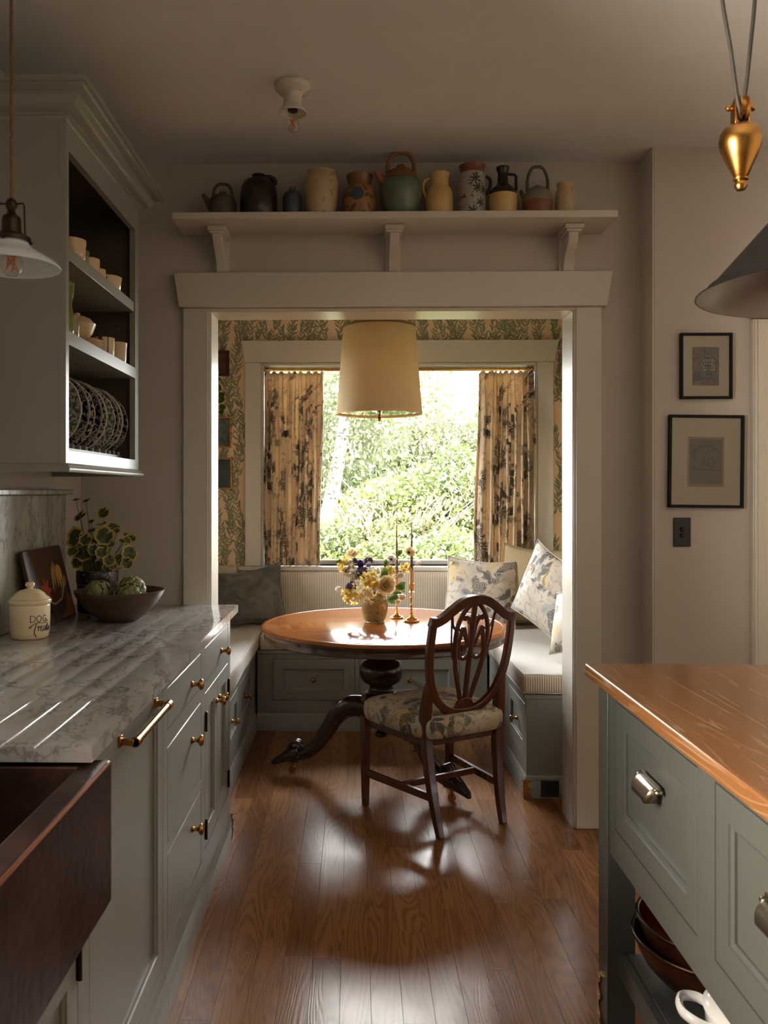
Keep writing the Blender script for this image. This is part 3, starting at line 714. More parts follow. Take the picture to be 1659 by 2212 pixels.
b.add([(TX0, S1, .91), (TX0, 3.374, .91), (TX0, 3.374, .882), (TX0, S1, .882)], [(0, 1, 2, 3)])
bm_ = b.obj('marble_slab', M['marble'], cw, smooth=50)
box('rear_strip', M['marble'], TX0, SXB - .02, S0, S1 - .001, .882, .91, cw)
box('near_slab', M['marble'], TX0, TX1, -.6, S0, .882, .91, cw, bevel=.003)
# copper apron sink
sk = thing('apron_sink', 'dark hammered copper apron sink with worn bright front edge', 'sink', (0, 0, 0))
sx0, sx1 = -1.015, -.442; sy0, sy1 = .57, 1.545; zt, zb = .874, .618; rim = .047
b = B()
out = [(sx1, sy0), (sx1, sy1), (sx0, sy1), (sx0, sy0)]; inn = [(sx1 - rim, sy0 + rim), (sx1 - rim, sy1 - rim), (sx0 + rim, sy1 - rim), (sx0 + rim, sy0 + rim)]
inb = [(sx1 - rim - .02, sy0 + rim + .02), (sx1 - rim - .02, sy1 - rim - .02), (sx0 + rim + .02, sy1 - rim - .02), (sx0 + rim + .02, sy0 + rim + .02)]
b.grid([[(x, y, zb) for x, y in out], [(x, y, zt - .004) for x, y in out], [(x + (-.004 if x > -.7 else .004), y + (-.004 if y > 1 else .004), zt) for x, y in out], [(x, y, zt) for x, y in inn], [(x, y, zb + .03) for x, y in inb]], cu=True)
n = len(b.v); b.add_faces([tuple(range(n - 4, n)), (3, 2, 1, 0)])
b.obj('basin', M['copper'], sk, smooth=0, bevel=.006, seg=3)
b = B(); b.tube([(sx1 - .002, sy0 + .02, zt - .0035), (sx1 - .002, sy1 - .02, zt - .0035)], .0036, 8); b.obj('worn_rim_edge', M['copper_edge'], sk)

# marble backsplash and ledge
b = B(); b.box(XL + .001, XL + .021, 1.25, 3.235, .911, 1.345); b.obj('backsplash', M['splash'], bevel=.002)
o = bpy.data.objects['backsplash']; tag(o, 'veined marble backsplash slab standing behind the worktop', 'backsplash')
b = B(); b.box(XL + .001, XL + .05, 1.25, 3.245, 1.346, 1.364); o = b.obj('splash_ledge', M['splash'], bevel=.003); tag(o, 'narrow marble ledge capping the backsplash', 'ledge')

# ------------------------------------------------------------------ plate-rack wall cabinet
UX, UY0, UY1 = -.80, 2.352, 3.143; UD = UX - XL - .001; UZ0, UZ1 = 1.428, 2.455
uc = thing('wall_cabinet', 'sage open wall cabinet with plate rack, shelves and heavy crown moulding', 'cabinet', (UX, UY0, 0), R_(90)); W = UY1 - UY0
b = B(); b.box(0, .020, .020, UD, UZ0, 2.40); b.obj('side_panel', M['sage'], uc, bevel=.001, seg=1)
b = B(); b.box(W - .020, W, .020, UD, UZ0, 2.40); b.obj('side_panel', M['sage'], uc, bevel=.001, seg=1)
box('back_panel', M['sage_in'], .020, W - .020, UD - .012, UD, UZ0, 2.40, uc)
box('top_panel', M['sage_in'], .020, W - .020, .020, UD - .012, 2.375, 2.40, uc); box('bottom_panel', M['sage'], .020, W - .020, .020, UD - .012, UZ0 + .002, UZ0 + .022, uc)
for xx in (.021, W - .023): box('side_lining', M['sage_in'], xx, xx + .002, .021, UD - .013, 1.47, 2.375, uc)
face_frame('face_frame', M['sage'], uc, W, UZ0, 2.40, [(.025, W - .047, 1.472, 1.768), (.025, W - .047, 1.806, 2.308)])
box('shelf', M['sage'], .022, W - .022, .0205, UD - .013, 1.768, 1.804, uc, bevel=.002)
box('shelf', M['sage'], .026, W - .048, .004, UD - .013, 2.008, 2.045, uc, bevel=.002)
CR_ = [(0, 2.385), (.004, 2.388), (.006, 2.394), (.010, 2.396), (.012, 2.402), (.030, 2.410), (.041, 2.419), (.044, 2.432), (.050, 2.440), (.064, 2.446), (.071, 2.450), (.072, 2.456), (.078, 2.458), (.080, 2.472), (.074, 2.474), (0, 2.474)]
b = B(); b.sweep([(0, UD), (0, 0), (W, 0), (W, UD)], [(o_, z) for o_, z in CR_]); b.obj('crown_moulding', M['sage'], uc, smooth=40)
b = B(); b.sweep([(0, UD), (0, 0), (W, 0), (W, UD)], [(0, 1.412), (.012, 1.412), (.016, 1.417), (.016, 1.422), (.012, 1.426), (.010, 1.431), (.004, 1.436), (0, 1.437)]); b.obj('base_moulding', M['sage'], uc, smooth=40)
b = B(); b.box(.03, W - .05, .222, .248, 1.738, 1.760); b.obj('rack_rail', M['sage_in'], uc); b = B(); b.box(.03, W - .05, .222, .248, 1.474, 1.492); b.obj('rack_rail', M['sage_in'], uc)
b = B(); b.box(.03, W - .05, .045, .07, 1.474, 1.486); b.obj('rack_rail', M['sage_in'], uc)
for xx in (.10, .15, .232, .293, .356, .422, .494, .567, .615, .670, .728):
    b = B(); b.tube([(xx, .235, 1.49), (xx, .235, 1.74)], .0058, 8); b.obj('dowel', M['sage'], uc)
    b = B(); b.tube([(xx, .058, 1.48), (xx, .058, 1.500)], .0058, 8); b.obj('dowel', M['sage'], uc)
for k in range(13):
    b = B(); b.tube([(W - .0235, .075, 1.86 + .034 * k), (W - .0225, .075, 1.86 + .034 * k)], .0032, 8); b.obj('pin_hole', M['dark_hole'], uc)
# ------------------------------------------------------------------ nook benches
BZ = .455
def bench(name, label, loc, rz, W, dep, holes, pl, ends=None):
    t = thing(name, label, 'bench', loc, rz)
    b = B(); b.box(0, W, .02, dep, .0, BZ - .02); b.obj('carcass', M['sage'], t)
    face_frame('face_frame', M['sage'], t, W, 0, BZ - .0205, holes)
    box('seat_board', M['sage'], 0, W, -.008, dep, BZ - .02, BZ, t, bevel=.003)
    for a, c, z0, z1 in holes:
        d = shaker('drawer', M['sage'], t, a + G, c - G, z0 + G, z1 - G, .055, .009); knob(d, (a + c) / 2, (z0 + z1) / 2, r=.0135, y=.006)
    b = B(); b.sweep(pl, [(o_ * 1.0, z * 1.15) for o_, z in PLINTH]); b.obj('plinth', M['sage'], t, smooth=40)
    return t
bench('bench', 'sage drawer bench along the back under the nook window', (-.557, 4.85, 0), 0, 1.300, .477, [(.085, .555, .170, .408), (.578, 1.144, .170, .408)], [(0, 0), (1.300, 0)])
tl = bench('bench', 'sage drawer bench on the left of the nook behind the worktop', (-.570, 3.66, 0), R_(90), 1.668, .508, [(.12, .50, .170, .408), (.55, 1.04, .170, .408)], [(0, 0), (1.19, 0)])
tr = bench('bench', 'sage drawer bench on the right of the nook with brass corner guard', (.757, 5.329, 0), R_(-90), 1.519, .526, [(.53, .985, .170, .408), (1.076, 1.482, .170, .408)], [(.48, 0), (1.519, 0), (1.519, .526)])
corner_guard(tr, (1.519 + .0125, -.0125, .003), R_(90), hgt=.078)
# black outlet on the bench end, part of the bench joinery
ot = thing('outlet', 'black electrical outlet set low in the right bench end', 'outlet', (.858, 3.797, .045))
box('plate', M['black_plastic'], -.040, .040, -.005, .003, -.036, .036, ot, bevel=.002)
box('socket_face', M['dark_hole'], -.018, .030, -.008, -.004, -.022, .022, ot, bevel=.003)
for xx in (-.006, .018):
    for zz in (-.006, .006): box('slot', M['black'], xx - .004, xx + .004, -.0095, -.0075, zz - .001, zz + .001, ot)

def boxuv(o, top_axis=0):
    me = o.data; ul = me.uv_layers.new(name='UVMap')
    for p in me.polygons:
        n = p.normal; ax = max(range(3), key=lambda k: abs(n[k]))
        for li in p.loop_indices:
            co = me.vertices[me.loops[li].vertex_index].co
            ul.data[li].uv = (co[top_axis], co[1 - top_axis]) if ax == 2 else ((co.y, co.z) if ax == 0 else (co.x, co.z))
t_ = NT('ticking_boxing'); bpy.data.materials.remove(t_.mat)
def set_freq(mat, f):
    for nd in mat.node_tree.nodes:
        if nd.type == 'MATH' and nd.operation == 'MULTIPLY' and abs(nd.inputs[1].default_value) > 300: nd.inputs[1].default_value = 6.2832 * f
set_freq(M['ticking'], 96); set_freq(M['seat_cloth'], 96)
def cushion(name, label, x0, x1, y0, y1, z0, z1, top_axis, bev=.02, top_mat='seat_cloth', pipe=True):
    cx, cy_ = (x0 + x1) / 2, (y0 + y1) / 2
    t = thing(name, label, 'cushion', (cx, cy_, z0))
    hx, hy, h = (x1 - x0) / 2, (y1 - y0) / 2, z1 - z0
    b = B(); b.box(-hx, hx, -hy, hy, 0, h); b.m = [1, 0, 1, 1, 1, 1]
    o = b.obj('pad', [M[top_mat], M['ticking']], t, smooth=0, recalc=False); boxuv(o, top_axis)
    md = o.modifiers.new('edge', 'BEVEL'); md.width = bev; md.segments = 4
    o.data.polygons.foreach_set('use_smooth', [True] * 6)
    if pipe:
        for zz in (h - .004, .0085):
            k = bev * .35; b = B(); c = [(-hx + k, -hy + k, zz), (hx - k, -hy + k, zz), (hx - k, hy - k, zz), (-hx + k, hy - k, zz)]
            pts = []
            for i in range(4):
                p, q = Vector(c[i]), Vector(c[(i + 1) % 4])
                for s in range(8): pts.append(p.lerp(q, s / 8) + Vector((0, 0, .0025 * math.sin(s * 2.1 + i))))
            b.tube(pts, .0042, 6, closed=True); b.obj('piping', M['seat_cloth'], t)
    return t
cushion('seat_cushion', 'striped seat cushion on the back bench behind the table', -.545, .735, 4.835, 5.215, BZ + .001, .542, 0)
cushion('seat_cushion', 'pale bluish ticking seat cushion on the left bench', -1.075, -.550, 3.67, 5.205, BZ + .001, .548, 1)
cushion('seat_cushion', 'striped seat cushion on the right bench by the opening', .740, 1.28, 3.80, 5.205, BZ + .001, .548, 1)
cushion('back_cushion', 'long striped ticking back cushion below the window sill', -.722, 1.278, 5.218, 5.326, .545, .864, 0, .03, 'ticking', False)
cushion('back_cushion', 'short striped back cushion in the left corner rising above the sill', -1.075, -.727, 5.218, 5.326, .550, .898, 0, .035, 'ticking', False)

def pillow(name, label, mat, w, h, t, M4, seed=0, ears=.05, sag=.04, uvs=1.0, wr=.006, uvo=(0, 0)):
    N = 22; b = B(); mnoise_off = Vector((seed * 7.3, seed * 3.1, 0))
    for side in (1, -1):
        rows = []; uv = []
        for j in range(N + 1):
            r = []; ur = []
            for i in range(N + 1):
                u, v = 2 * i / N - 1, 2 * j / N - 1
                k = 1 - ears * (1 - v * v) ; l = 1 - ears * (1 - u * u)
                x_ = u * w / 2 * k; y_ = v * h / 2 * l - sag * h * (1 - u * u) * max(0, v) ** 2
                q = max(0, 1 - abs(u) ** 2.4) ** .62 * max(0, 1 - abs(v) ** 2.4) ** .62
                nz = mnoise.noise(Vector((x_ * 9, y_ * 9, side)) + mnoise_off) * wr + mnoise.noise(Vector((x_ * 3, y_ * 5, side * 2)) + mnoise_off) * wr * 1.8
                z_ = side * (t / 2 * q + nz * min(1, q * 2))
                r.append((x_, y_, z_)); ur.append((x_ * uvs + uvo[0], y_ * uvs + uvo[1] + (0 if side > 0 else 1.3)))
            rows.append(r); uv.append(ur)
        b.grid(rows if side > 0 else [r_[::-1] for r_ in rows], uvs=uv if side > 0 else [u_[::-1] for u_ in uv])
    tt = thing(name, label, 'pillow'); tt.matrix_world = M4
    o = b.obj('pillow_cover', mat, tt, smooth=180, recalc=False)
    bm = bmesh.new(); bm.from_mesh(o.data); bmesh.ops.remove_doubles(bm, verts=bm.verts, dist=.0004); bm.to_mesh(o.data); bm.free()
    o.data.polygons.foreach_set('use_smooth', [True] * len(o.data.polygons))
    rim = [(-1, -1), (1, -1), (1, 1), (-1, 1)]; pts = []
    for i in range(4):
        a, c = rim[i], rim[(i + 1) % 4]
        for s in range(12):
            u = a[0] + (c[0] - a[0]) * s / 12; v = a[1] + (c[1] - a[1]) * s / 12
            pts.append((u * w / 2 * (1 - ears * (1 - v * v)), v * h / 2 * (1 - ears * (1 - u * u)) - sag * h * (1 - u * u) * max(0, v) ** 2, 0))
    b = B(); b.tube(pts, .0032, 6, closed=True); b.obj('seam', mat, tt, smooth=180)
    return tt
def stand(x, y, z, facing, lean=15, roll=0):     # pillow frame: local z = facing direction (degrees from -y, + to the left/-x), local y = up
    f = Matrix.Rotation(R_(-facing), 4, 'Z') @ Matrix.Rotation(R_(90 - lean), 4, 'X') @ Matrix.Rotation(R_(roll), 4, 'Z')
    return Matrix.Translation((x, y, z)) @ f
pillow('throw_pillow', 'grey velvet lumbar pillow in the left corner of the nook', M['velvet'], .54, .36, .15, stand(-.690, 5.055, .742, -12, 18, 4), 1, .07, .10, wr=.010)
pillow('throw_pillow', 'floral linen pillow leaning on the striped back cushion right of the flowers', M['floral_cushion'], .42, .40, .13, stand(.745, 5.095, .762, 8, 14, -4), 2, uvo=(.3, .1))
pillow('throw_pillow', 'plain woven tan pillow in the right corner behind the floral ones', M['woven'], .42, .46, .11, stand(1.062, 5.075, .806, 26, 8, -3), 3)
pillow('throw_pillow', 'large pale floral pillow leaning against the right nook wall', M['floral_cushion'], .42, .42, .13, stand(1.03, 4.62, .826, 60, 10, -20), 4, uvo=(.72, .55))
pillow('throw_pillow', 'small floral pillow half hidden behind the right jamb', M['floral_cushion'], .34, .31, .11, stand(1.045, 4.05, .752, 66, 20, 14), 5, uvo=(.1, .9))

# ------------------------------------------------------------------ curtains on a brass rod
rod = thing('curtain_rod', 'thin brass rod across the top of the nook window', 'curtain rod', (0, YB, 2.118))
b = B(); b.tube([(WX0 + .015, .028, 0), (WX1 - .015, .028, 0)], .0075, 12); b.obj('rod', M['brass_b'], rod)
for xx in (WX0 + .015, WX1 - .023): b = B(); b.box(xx, xx + .008, .016, .040, -.016, .016); b.obj('end_socket', M['brass_b'], rod)
def curtain(name, label, xa0, xa1, xb0, xb1, folds, seed):
    t = thing(name, label, 'curtain', ((xa0 + xa1) / 2, YB + .028, .897), group=None); ox = (xa0 + xa1) / 2
    rg = random.Random(seed); NU, NV = 190, 42; ph = [0]; 
    ws = [rg.uniform(.6, 1.4) for _ in range(folds)]; tot = sum(ws); edges = [0]
    for w_ in ws: edges.append(edges[-1] + w_ / tot)
    amp = [rg.uniform(.026, .048) for _ in range(folds)]
    ztop = 2.098; zb = .900
    rows = []; uv = []
    for j in range(NV + 1):
        v = j / NV; r = []; ur = []; s = 0; prev = None
        for i in range(NU + 1):
            u = i / NU; k = min(folds - 1, max(n for n in range(folds) if edges[n] <= u)); lu = (u - edges[k]) / (edges[k + 1] - edges[k])
            a = amp[k] * (.55 + .45 * min(1, v * 5)) * (1 + .25 * math.sin(3 * v + k))
            xx = (xa0 + (xa1 - xa0) * u) * (1 - v) + (xb0 + (xb1 - xb0) * u) * v + .004 * math.sin(7 * v + 2.3 * k)
            xx += .30 * (xa1 - xa0) * (edges[k + 1] - edges[k]) * math.sin(2 * math.pi * lu * 2) * min(1, .3 + v * 3)
            yy = a * math.sin(2 * math.pi * lu) - .026 * (min(1, v * 3) if v < .9 else 1)
            zz = ztop + (zb - ztop) * v - (.006 * math.cos(2 * math.pi * lu) if j == 0 else 0)
            p = Vector((xx - ox, yy - .02, zz - .897)); s += (Vector((p.x, p.y, 0)) - prev).length if prev is not None else 0; prev = Vector((p.x, p.y, 0))
            r.append(p); ur.append((s + seed * .37, zz))
        rows.append(r); uv.append(ur)
    b = B(); b.grid(rows, uvs=uv); o = b.obj('cloth', M['curtain'], t, smooth=180, recalc=False)
    md = o.modifiers.new('thick', 'SOLIDIFY'); md.thickness = .0012
    for k in range(folds):
        u = (edges[k] + edges[k + 1]) / 2; xx = xa0 + (xa1 - xa0) * u - ox
        b = B(); R0 = .0115; b.tube([(xx + .002 * math.sin(9 * a_), R0 * math.cos(a_), 2.118 - .897 + R0 * math.sin(a_)) for a_ in [2 * math.pi * q / 14 for q in range(14)]], .0013, 6, closed=True)
        b.tube([(xx, -.004, 2.1065 - .897), (xx, -.016, 2.092 - .897)], .0012, 6); b.obj('ring', M['brass_b'], t)
    return t
curtain('curtain', 'floral linen curtain panel at the left side of the nook window', WX0 + .017, -.195, WX0 + .018, -.222, 9, 1)
curtain('curtain', 'floral linen curtain panel at the right side of the nook window', .765, WX1 - .017, .728, WX1 - .018, 9, 2)

# ------------------------------------------------------------------ pendant drum over the table
lp = thing('pendant_lamp', 'large cream tapered drum pendant hanging over the round table', 'lamp', (.113, 4.07, 1.722))
b = B(); b.lathe([(.2025, 0), (.2035, .001), (.171, .418), (.1695, .419), (.1685, .417), (.2005, .002), (.2025, 0)], 72, cap=False); b.obj('shade', M['shade'], lp, smooth=60)
b = B(); b.lathe([(.2040, -.001), (.2045, .001), (.2032, .018), (.2020, .018), (.2030, -.001)], 72, cap=False); b.obj('trim_band', M['shade'], lp)
b = B(); b.lathe([(.1722, .408), (.1716, .421), (.168, .421), (.168, .417), (.1710, .408)], 72, cap=False); b.obj('top_band', NT('brown_shade_binding', C(140, 108, 62), .7).mat, lp)
b = B(); b.tube([(0, 0, -.022), (0, 0, .968)], .0045, 10); b.obj('stem', M['brass'], lp)
b = B(); b.lathe([(.001, -.034), (.006, -.030), (.0095, -.022), (.006, -.014), (.010, -.010), (.011, -.004), (.005, 0)], 16); b.obj('finial', M['brass'], lp, smooth=60)
b = B()
for a in range(3): q = 2 * math.pi * a / 3 + .3; b.tube([(0, 0, .40), (.17 * math.cos(q), .17 * math.sin(q), .412)], .002, 6)
b.obj('spider', M['brass'], lp)
b = B(); b.lathe([(.0001, .006), (.198, .006), (.198, .0085), (.0001, .0085)], 48); b.obj('diffuser', M['pane'], lp)
b = B(); b.lathe([(.055, .967), (.055, .955), (.046, .945), (.012, .938), (.001, .937)], 24); b.obj('canopy', M['brass'], lp)
# ------------------------------------------------------------------ round pedestal table
TB = thing('round_table', 'round mahogany pedestal table with carved scroll legs', 'table', (.136, 4.07, 0))
b = B(); b.lathe([(.0001, .730), (.548, .730), (.551, .7288), (.554, .730), (.566, .7295), (.577, .7268), (.583, .7215), (.5835, .716), (.578, .7115), (.566, .7105), (.0001, .7105)], 120); b.obj('top', M['table_top'], TB, smooth=40)
b = B(); b.lathe([(.52, .711), (.568, .711), (.5695, .706), (.567, .700), (.567, .682), (.5695, .678), (.5695, .672), (.564, .668), (.545, .668), (.545, .709)], 120, cap=False); b.obj('apron', M['mahogany'], TB, smooth=40)
BX = -.014
b = B(); b.lathe([(.10, .705), (.10, .69), (.075, .68), (.06, .665), (.058, .60), (.064, .575), (.062, .566), (.066, .560), (.086, .552), (.099, .535), (.104, .513), (.104, .497), (.099, .475), (.086, .455), (.068, .446), (.060, .440), (.057, .430), (.059, .420),
   (.064, .414), (.064, .408), (.078, .402), (.090, .393), (.094, .384), (.101, .378), (.103, .370), (.100, .362), (.088, .357), (.086, .345), (.086, .262), (.078, .252), (.05, .245), (.030, .240), (.018, .230), (.018, .218), (.028, .214), (.031, .206), (.028, .196), (.012, .190), (.001, .189)], 56, (BX, 0, 0)); b.obj('pedestal', M['ebony'], TB, smooth=38)
for ang in (172, -46, 64):
    a = R_(ang); ca, sa = math.cos(a), math.sin(a); L = lambda r, z, w=0: (BX + r * ca - w * sa, r * sa + w * ca, z)
    P = crom([(.055, .318, 0), (.11, .336, 0), (.165, .330, 0), (.215, .285, 0), (.255, .220, 0), (.300, .155, 0), (.350, .112, 0), (.400, .092, 0)], 4); n = len(P)
    r_in = [.054 - .030 * (i / (n - 1)) ** 1.15 for i in range(n)]; r_lat = [.046 - .020 * (i / (n - 1)) for i in range(n)]
    b = B(); b.tube([L(p.x, p.y) for p in P], r_lat, 14, ry=r_in, up=(0, 0, 1))
    # raised edge rib along the lower side
    for sgn in (-1, 1):
        b.tube([L(p.x - .35 * q, p.y - q * .82, sgn * w_ * .55) for p, q, w_ in zip(P[4:], r_in[4:], r_lat[4:])], .0075, 6)
    lg = b.obj('leg', M['ebony'], TB, smooth=60)
    b = B(); sp = []
    for k in range(30):
        th = -1.9 + k / 29 * 8.2; rr = .046 * (1 - k / 29 * .78); sp.append(L(.408 + rr * math.cos(th), .122 + rr * math.sin(th)))
    b.tube(sp, [.030 - .004 * k / 29 for k in range(30)], 8, ry=[.012 - .006 * k / 29 for k in range(30)], up=(-sa, ca, 0)) if False else b.tube(sp, [.0125 - .006 * k / 29 for k in range(30)], 8)
    for s in (-1, 1): b.tube([L(.408 + (.046 * (1 - k / 29 * .78)) * math.cos(-1.9 + k / 29 * 8.2), .122 + (.046 * (1 - k / 29 * .78)) * math.sin(-1.9 + k / 29 * 8.2), s * .017) for k in range(30)], [.0115 - .006 * k / 29 for k in range(30)], 8)
    b.obj('volute', M['ebony'], lg, smooth=60)
    b = B(); T = crom([(.405, .088, 0), (.450, .082, 0), (.492, .060, 0), (.520, .047, 0), (.536, .047, 0)], 4)
    b.tube([L(p.x, p.y) for p in T], [.031, .031, .030, .030, .029, .027, .025, .023, .021, .019, .017, .016, .015, .014, .012, .009, .004][:len(T)], 12, ry=[.040, .040, .039, .037, .034, .030, .026, .022, .019, .016, .013, .012, .012, .012, .011, .009, .004][:len(T)], up=(0, 0, 1))
    for s in (-.022, -.008, .008, .022): b.tube([L(p.x, p.y + .030 - k * .0022, s * (1 - k * .05)) for k, p in enumerate(T[3:14])], .0055, 6)
    b.obj('carved_toe', M['ebony'], lg, smooth=60)
    b = B(); q = L(.432, 0); b.tube([(q[0], q[1], .056), (q[0], q[1], .034)], .008, 8)
    wv = Vector((-sa, ca, 0)); b.tube([Vector(q) + Vector((0, 0, .0165)) - wv * .009, Vector(q) + Vector((0, 0, .0165)) + wv * .009], .0163, 16); b.bar([Vector(q) + Vector((0, 0, .036)), Vector(q) + Vector((0, 0, .022))], .026, .012); b.obj('caster', M['brass'], lg, smooth=50)

# ------------------------------------------------------------------ shield-back chair
CH = thing('dining_chair', 'dark mahogany shield-back chair with floral upholstered seat', 'chair', (.461, 3.442, 0), R_(31))
bp = lambda a, z, off=0: (a, .048 - .17 * (z - .46) + off, z)
NB = (0, 1, .17)
CW = M['chair_wood']
def inpl(name, pts, w, h, parent=CH, k=5, mat=None):
    P = crom([(p[0], p[1], 0) for p in pts], k); n = len(P)
    ws = w if not hasattr(w, '__len__') else [w[0] + (w[1] - w[0]) * i / (n - 1) for i in range(n)]
    b = B(); b.bar([bp(p.x, p.y) for p in P], ws, h, up=NB); return b.obj(name, mat or CW, parent, bevel=.005, seg=3, smooth=50)
inpl('crest_rail', [(-.212, .850), (-.190, .846), (-.150, .862), (-.105, .893), (-.055, .921), (0, .928), (.055, .921), (.105, .893), (.150, .862), (.190, .846), (.212, .850)], .037, .026)
inpl('shield_frame', [(-.194, .868), (-.1985, .80), (-.199, .73), (-.193, .66), (-.175, .59), (-.138, .525), (-.080, .481), (0, .466), (.080, .481), (.138, .525), (.175, .59), (.193, .66), (.199, .73), (.1985, .80), (.194, .868)], .031, .025)
for s in (-1, 1):
    inpl('splat_rib', [(s * .020, .505), (s * .040, .57), (s * .063, .65), (s * .075, .72), (s * .079, .79), (s * .066, .85), (s * .036, .895), (s * .004, .915)], .0185, .015)
    inpl('splat_loop', [(s * .004, .728), (s * .012, .700), (s * .032, .688), (s * .054, .698), (s * .064, .728), (s * .058, .775), (s * .044, .815), (s * .020, .752), (s * .006, .735)], .0150, .012)
    inpl('splat_feather', [(s * .003, .765), (s * .008, .81), (s * .020, .845), (s * .042, .858), (s * .048, .845)], (.020, .016), .013)
    inpl('splat_swag', [(s * .006, .748), (s * .034, .778), (s * .058, .806), (s * .083, .812), (s * .100, .830), (s * .108, .868)], .0125, .011)
    inpl('outer_rib', [(s * .082, .690), (s * .096, .75), (s * .104, .82), (s * .106, .875)], .009, .009)
inpl('splat_rib', [(0, .515), (0, .60), (0, .72), (0, .80), (0, .87), (0, .918)], (.019, .024), .016)
b = B(); b.prism([(.046 * math.cos(math.pi * k / 16), .474 + .052 * math.sin(math.pi * k / 16)) for k in range(17)], -.010, .010, lambda a, z, h: bp(a, z, h)); b.obj('fan_boss', CW, CH, bevel=.003, smooth=50)
for s in (-1, 1):
    P = crom([(s * .158, -.012, 0), (s * .164, .014, .10), (s * .172, .036, .22), (s * .180, .050, .36), (s * .187, .050, .46), (s * .184, .040, .535), (s * .181, .026, .60)], 5); n = len(P)
    b = B(); b.bar(P, [.026 + .014 * min(1, i / 14) - .010 * max(0, (i - 22) / 8) for i in range(n)], [.028 + .010 * min(1, i / 14) - .012 * max(0, (i - 22) / 8) for i in range(n)], up=(0, 1, 0)); b.obj('rear_leg', CW, CH, bevel=.004, smooth=50)
    b = B(); b.bar([(s * .226, .436, .002), (s * .226, .436, .39)], [.025, .037], [.025, .037], up=(0, 1, 0)); b.obj('front_leg', CW, CH, bevel=.003)
    b = B(); b.bar([(s * .226, .425, .146), (s * .171, .030, .150)], .017, .030, up=(0, 0, 1)); b.obj('side_stretcher', CW, CH, bevel=.002)
b = B(); b.bar([(-.196, .215, .148), (.196, .215, .148)], .016, .026, up=(0, 0, 1)); b.obj('cross_stretcher', CW, CH, bevel=.002)
# upholstered seat
b = B(); NR = 64; outline = []
for k in range(NR):
    a = 2 * math.pi * k / NR; ca, sa = math.cos(a), math.sin(a); e = .32
    u = math.copysign(abs(ca) ** e, ca); v = math.copysign(abs(sa) ** e, sa); yy = .235 + v * .228 + (.022 * (1 - u * u) if v > 0 else 0)
    hw = .205 + (.250 - .205) * (v + 1) / 2; outline.append((u * hw, yy))
rows = []; uv = []
for off, z, k in ((-.010, .378, .42), (0, .384, .40), (.006, .405, .3), (.007, .43, .2), (.003, .448, .12), (-.012, .460, .06), (-.035, .468, .02), (-.08, .476, 0), (-.14, .482, 0), (-.19, .485, 0)):
    r = []; u_ = []
    for x_, y_ in outline:
        dx, dy = x_, y_ - .235; L_ = math.hypot(dx, dy); s = (L_ + off) / L_ if L_ > 1e-6 else 1; s = max(.02, s)
        r.append((dx * s, .235 + dy * s, z)); u_.append((dx * (s + k) + .4, dy * (s + k) + .2))
    rows.append(r); uv.append(u_)
b.grid(rows, cu=True, uvs=uv); n = len(b.v); b.add([(0, .235, .4865)], [], [(.4, .2)])
b.add_faces([(n, n - NR + k, n - NR + (k + 1) % NR) for k in range(NR)]); b.add_faces([tuple(range(NR))])
b.obj('seat', M['seat_floral'], CH, smooth=60)
b = B(); 
b.prism([(-.185, .05), (.185, .05), (.225, .43), (-.225, .43)], .345, .379, lambda a, c, h: (a, c, h)); b.obj('seat_rail', CW, CH, bevel=.003)

# ------------------------------------------------------------------ candlesticks and tapers
t = NT('mottled_taper', rough=.45); n_ = t.noise(t.obj(), 60, 5, .7); t.base(t.ramp(n_, [(.38, C(62, 42, 34)), (.52, C(116, 82, 66)), (.7, C(186, 150, 124))])); M['taper'] = t.mat
M['taper_base'] = NT('tan_wax', C(206, 160, 122), .4).mat
def candlestick(label, u, v, sc, H, clabel, ctop, lean):
    p = on(2, .7302, u, v); t = thing('candlestick', label, 'candlestick', p, group='brass candlesticks')
    pr = [(.034, 0), (.0345, .003), (.031, .006), (.030, .009), (.024, .012), (.0225, .015), (.013, .019), (.009, .025), (.0065, .034), (.0045, .040), (.006, .044), (.0045, .048), (.004, .075), (.006, .079), (.004, .083), (.0045, .110), (.0062, .114), (.0042, .118),
          (.0048, .135), (.0125, .138), (.0128, .140), (.005, .142), (.0058, .148), (.0095, .152), (.0095, .176), (.0112, .178), (.0112, .180), (.0080, .180), (.0080, .16), (.001, .16)]
    b = B(); b.lathe([(r * sc, z * H / .18) for r, z in pr], 28, cap=False); b.obj('stick', M['brass_b'], t, smooth=45)
    c = thing('candle', clabel, 'candle', (p.x, p.y, p.z + .162 * H / .18)); h = ctop - (p.z + .162 * H / .18)
    b = B(); P = [(lean * (k / 10) ** 2, 0, h * k / 10) for k in range(11)]; b.tube(P, [.0090 * (1 - .90 * (k / 10) ** 1.4) for k in range(11)], 14); b.obj('wax_taper', M['taper'], c, smooth=60)
    b = B(); b.tube([(lean, 0, h), (lean * 1.02, 0, h + .008)], .0006, 5); b.obj('wick', M['black'], c)
    b = B(); b.tube([(0, 0, .018), (0, 0, h * .24)], .0094, 14); b.obj('wax_foot', M['taper_base'], c, smooth=60)
candlestick('brass candlestick nearer the chair, right of the vase', 889, 1343, 1.15, .185, 'tall mottled taper in the right brass candlestick', 1.215, .001)
candlestick('brass candlestick half hidden by the flowers', 857, 1335, 1.05, .150, 'tall mottled taper in the left brass candlestick behind the flowers', 1.225, -.001)

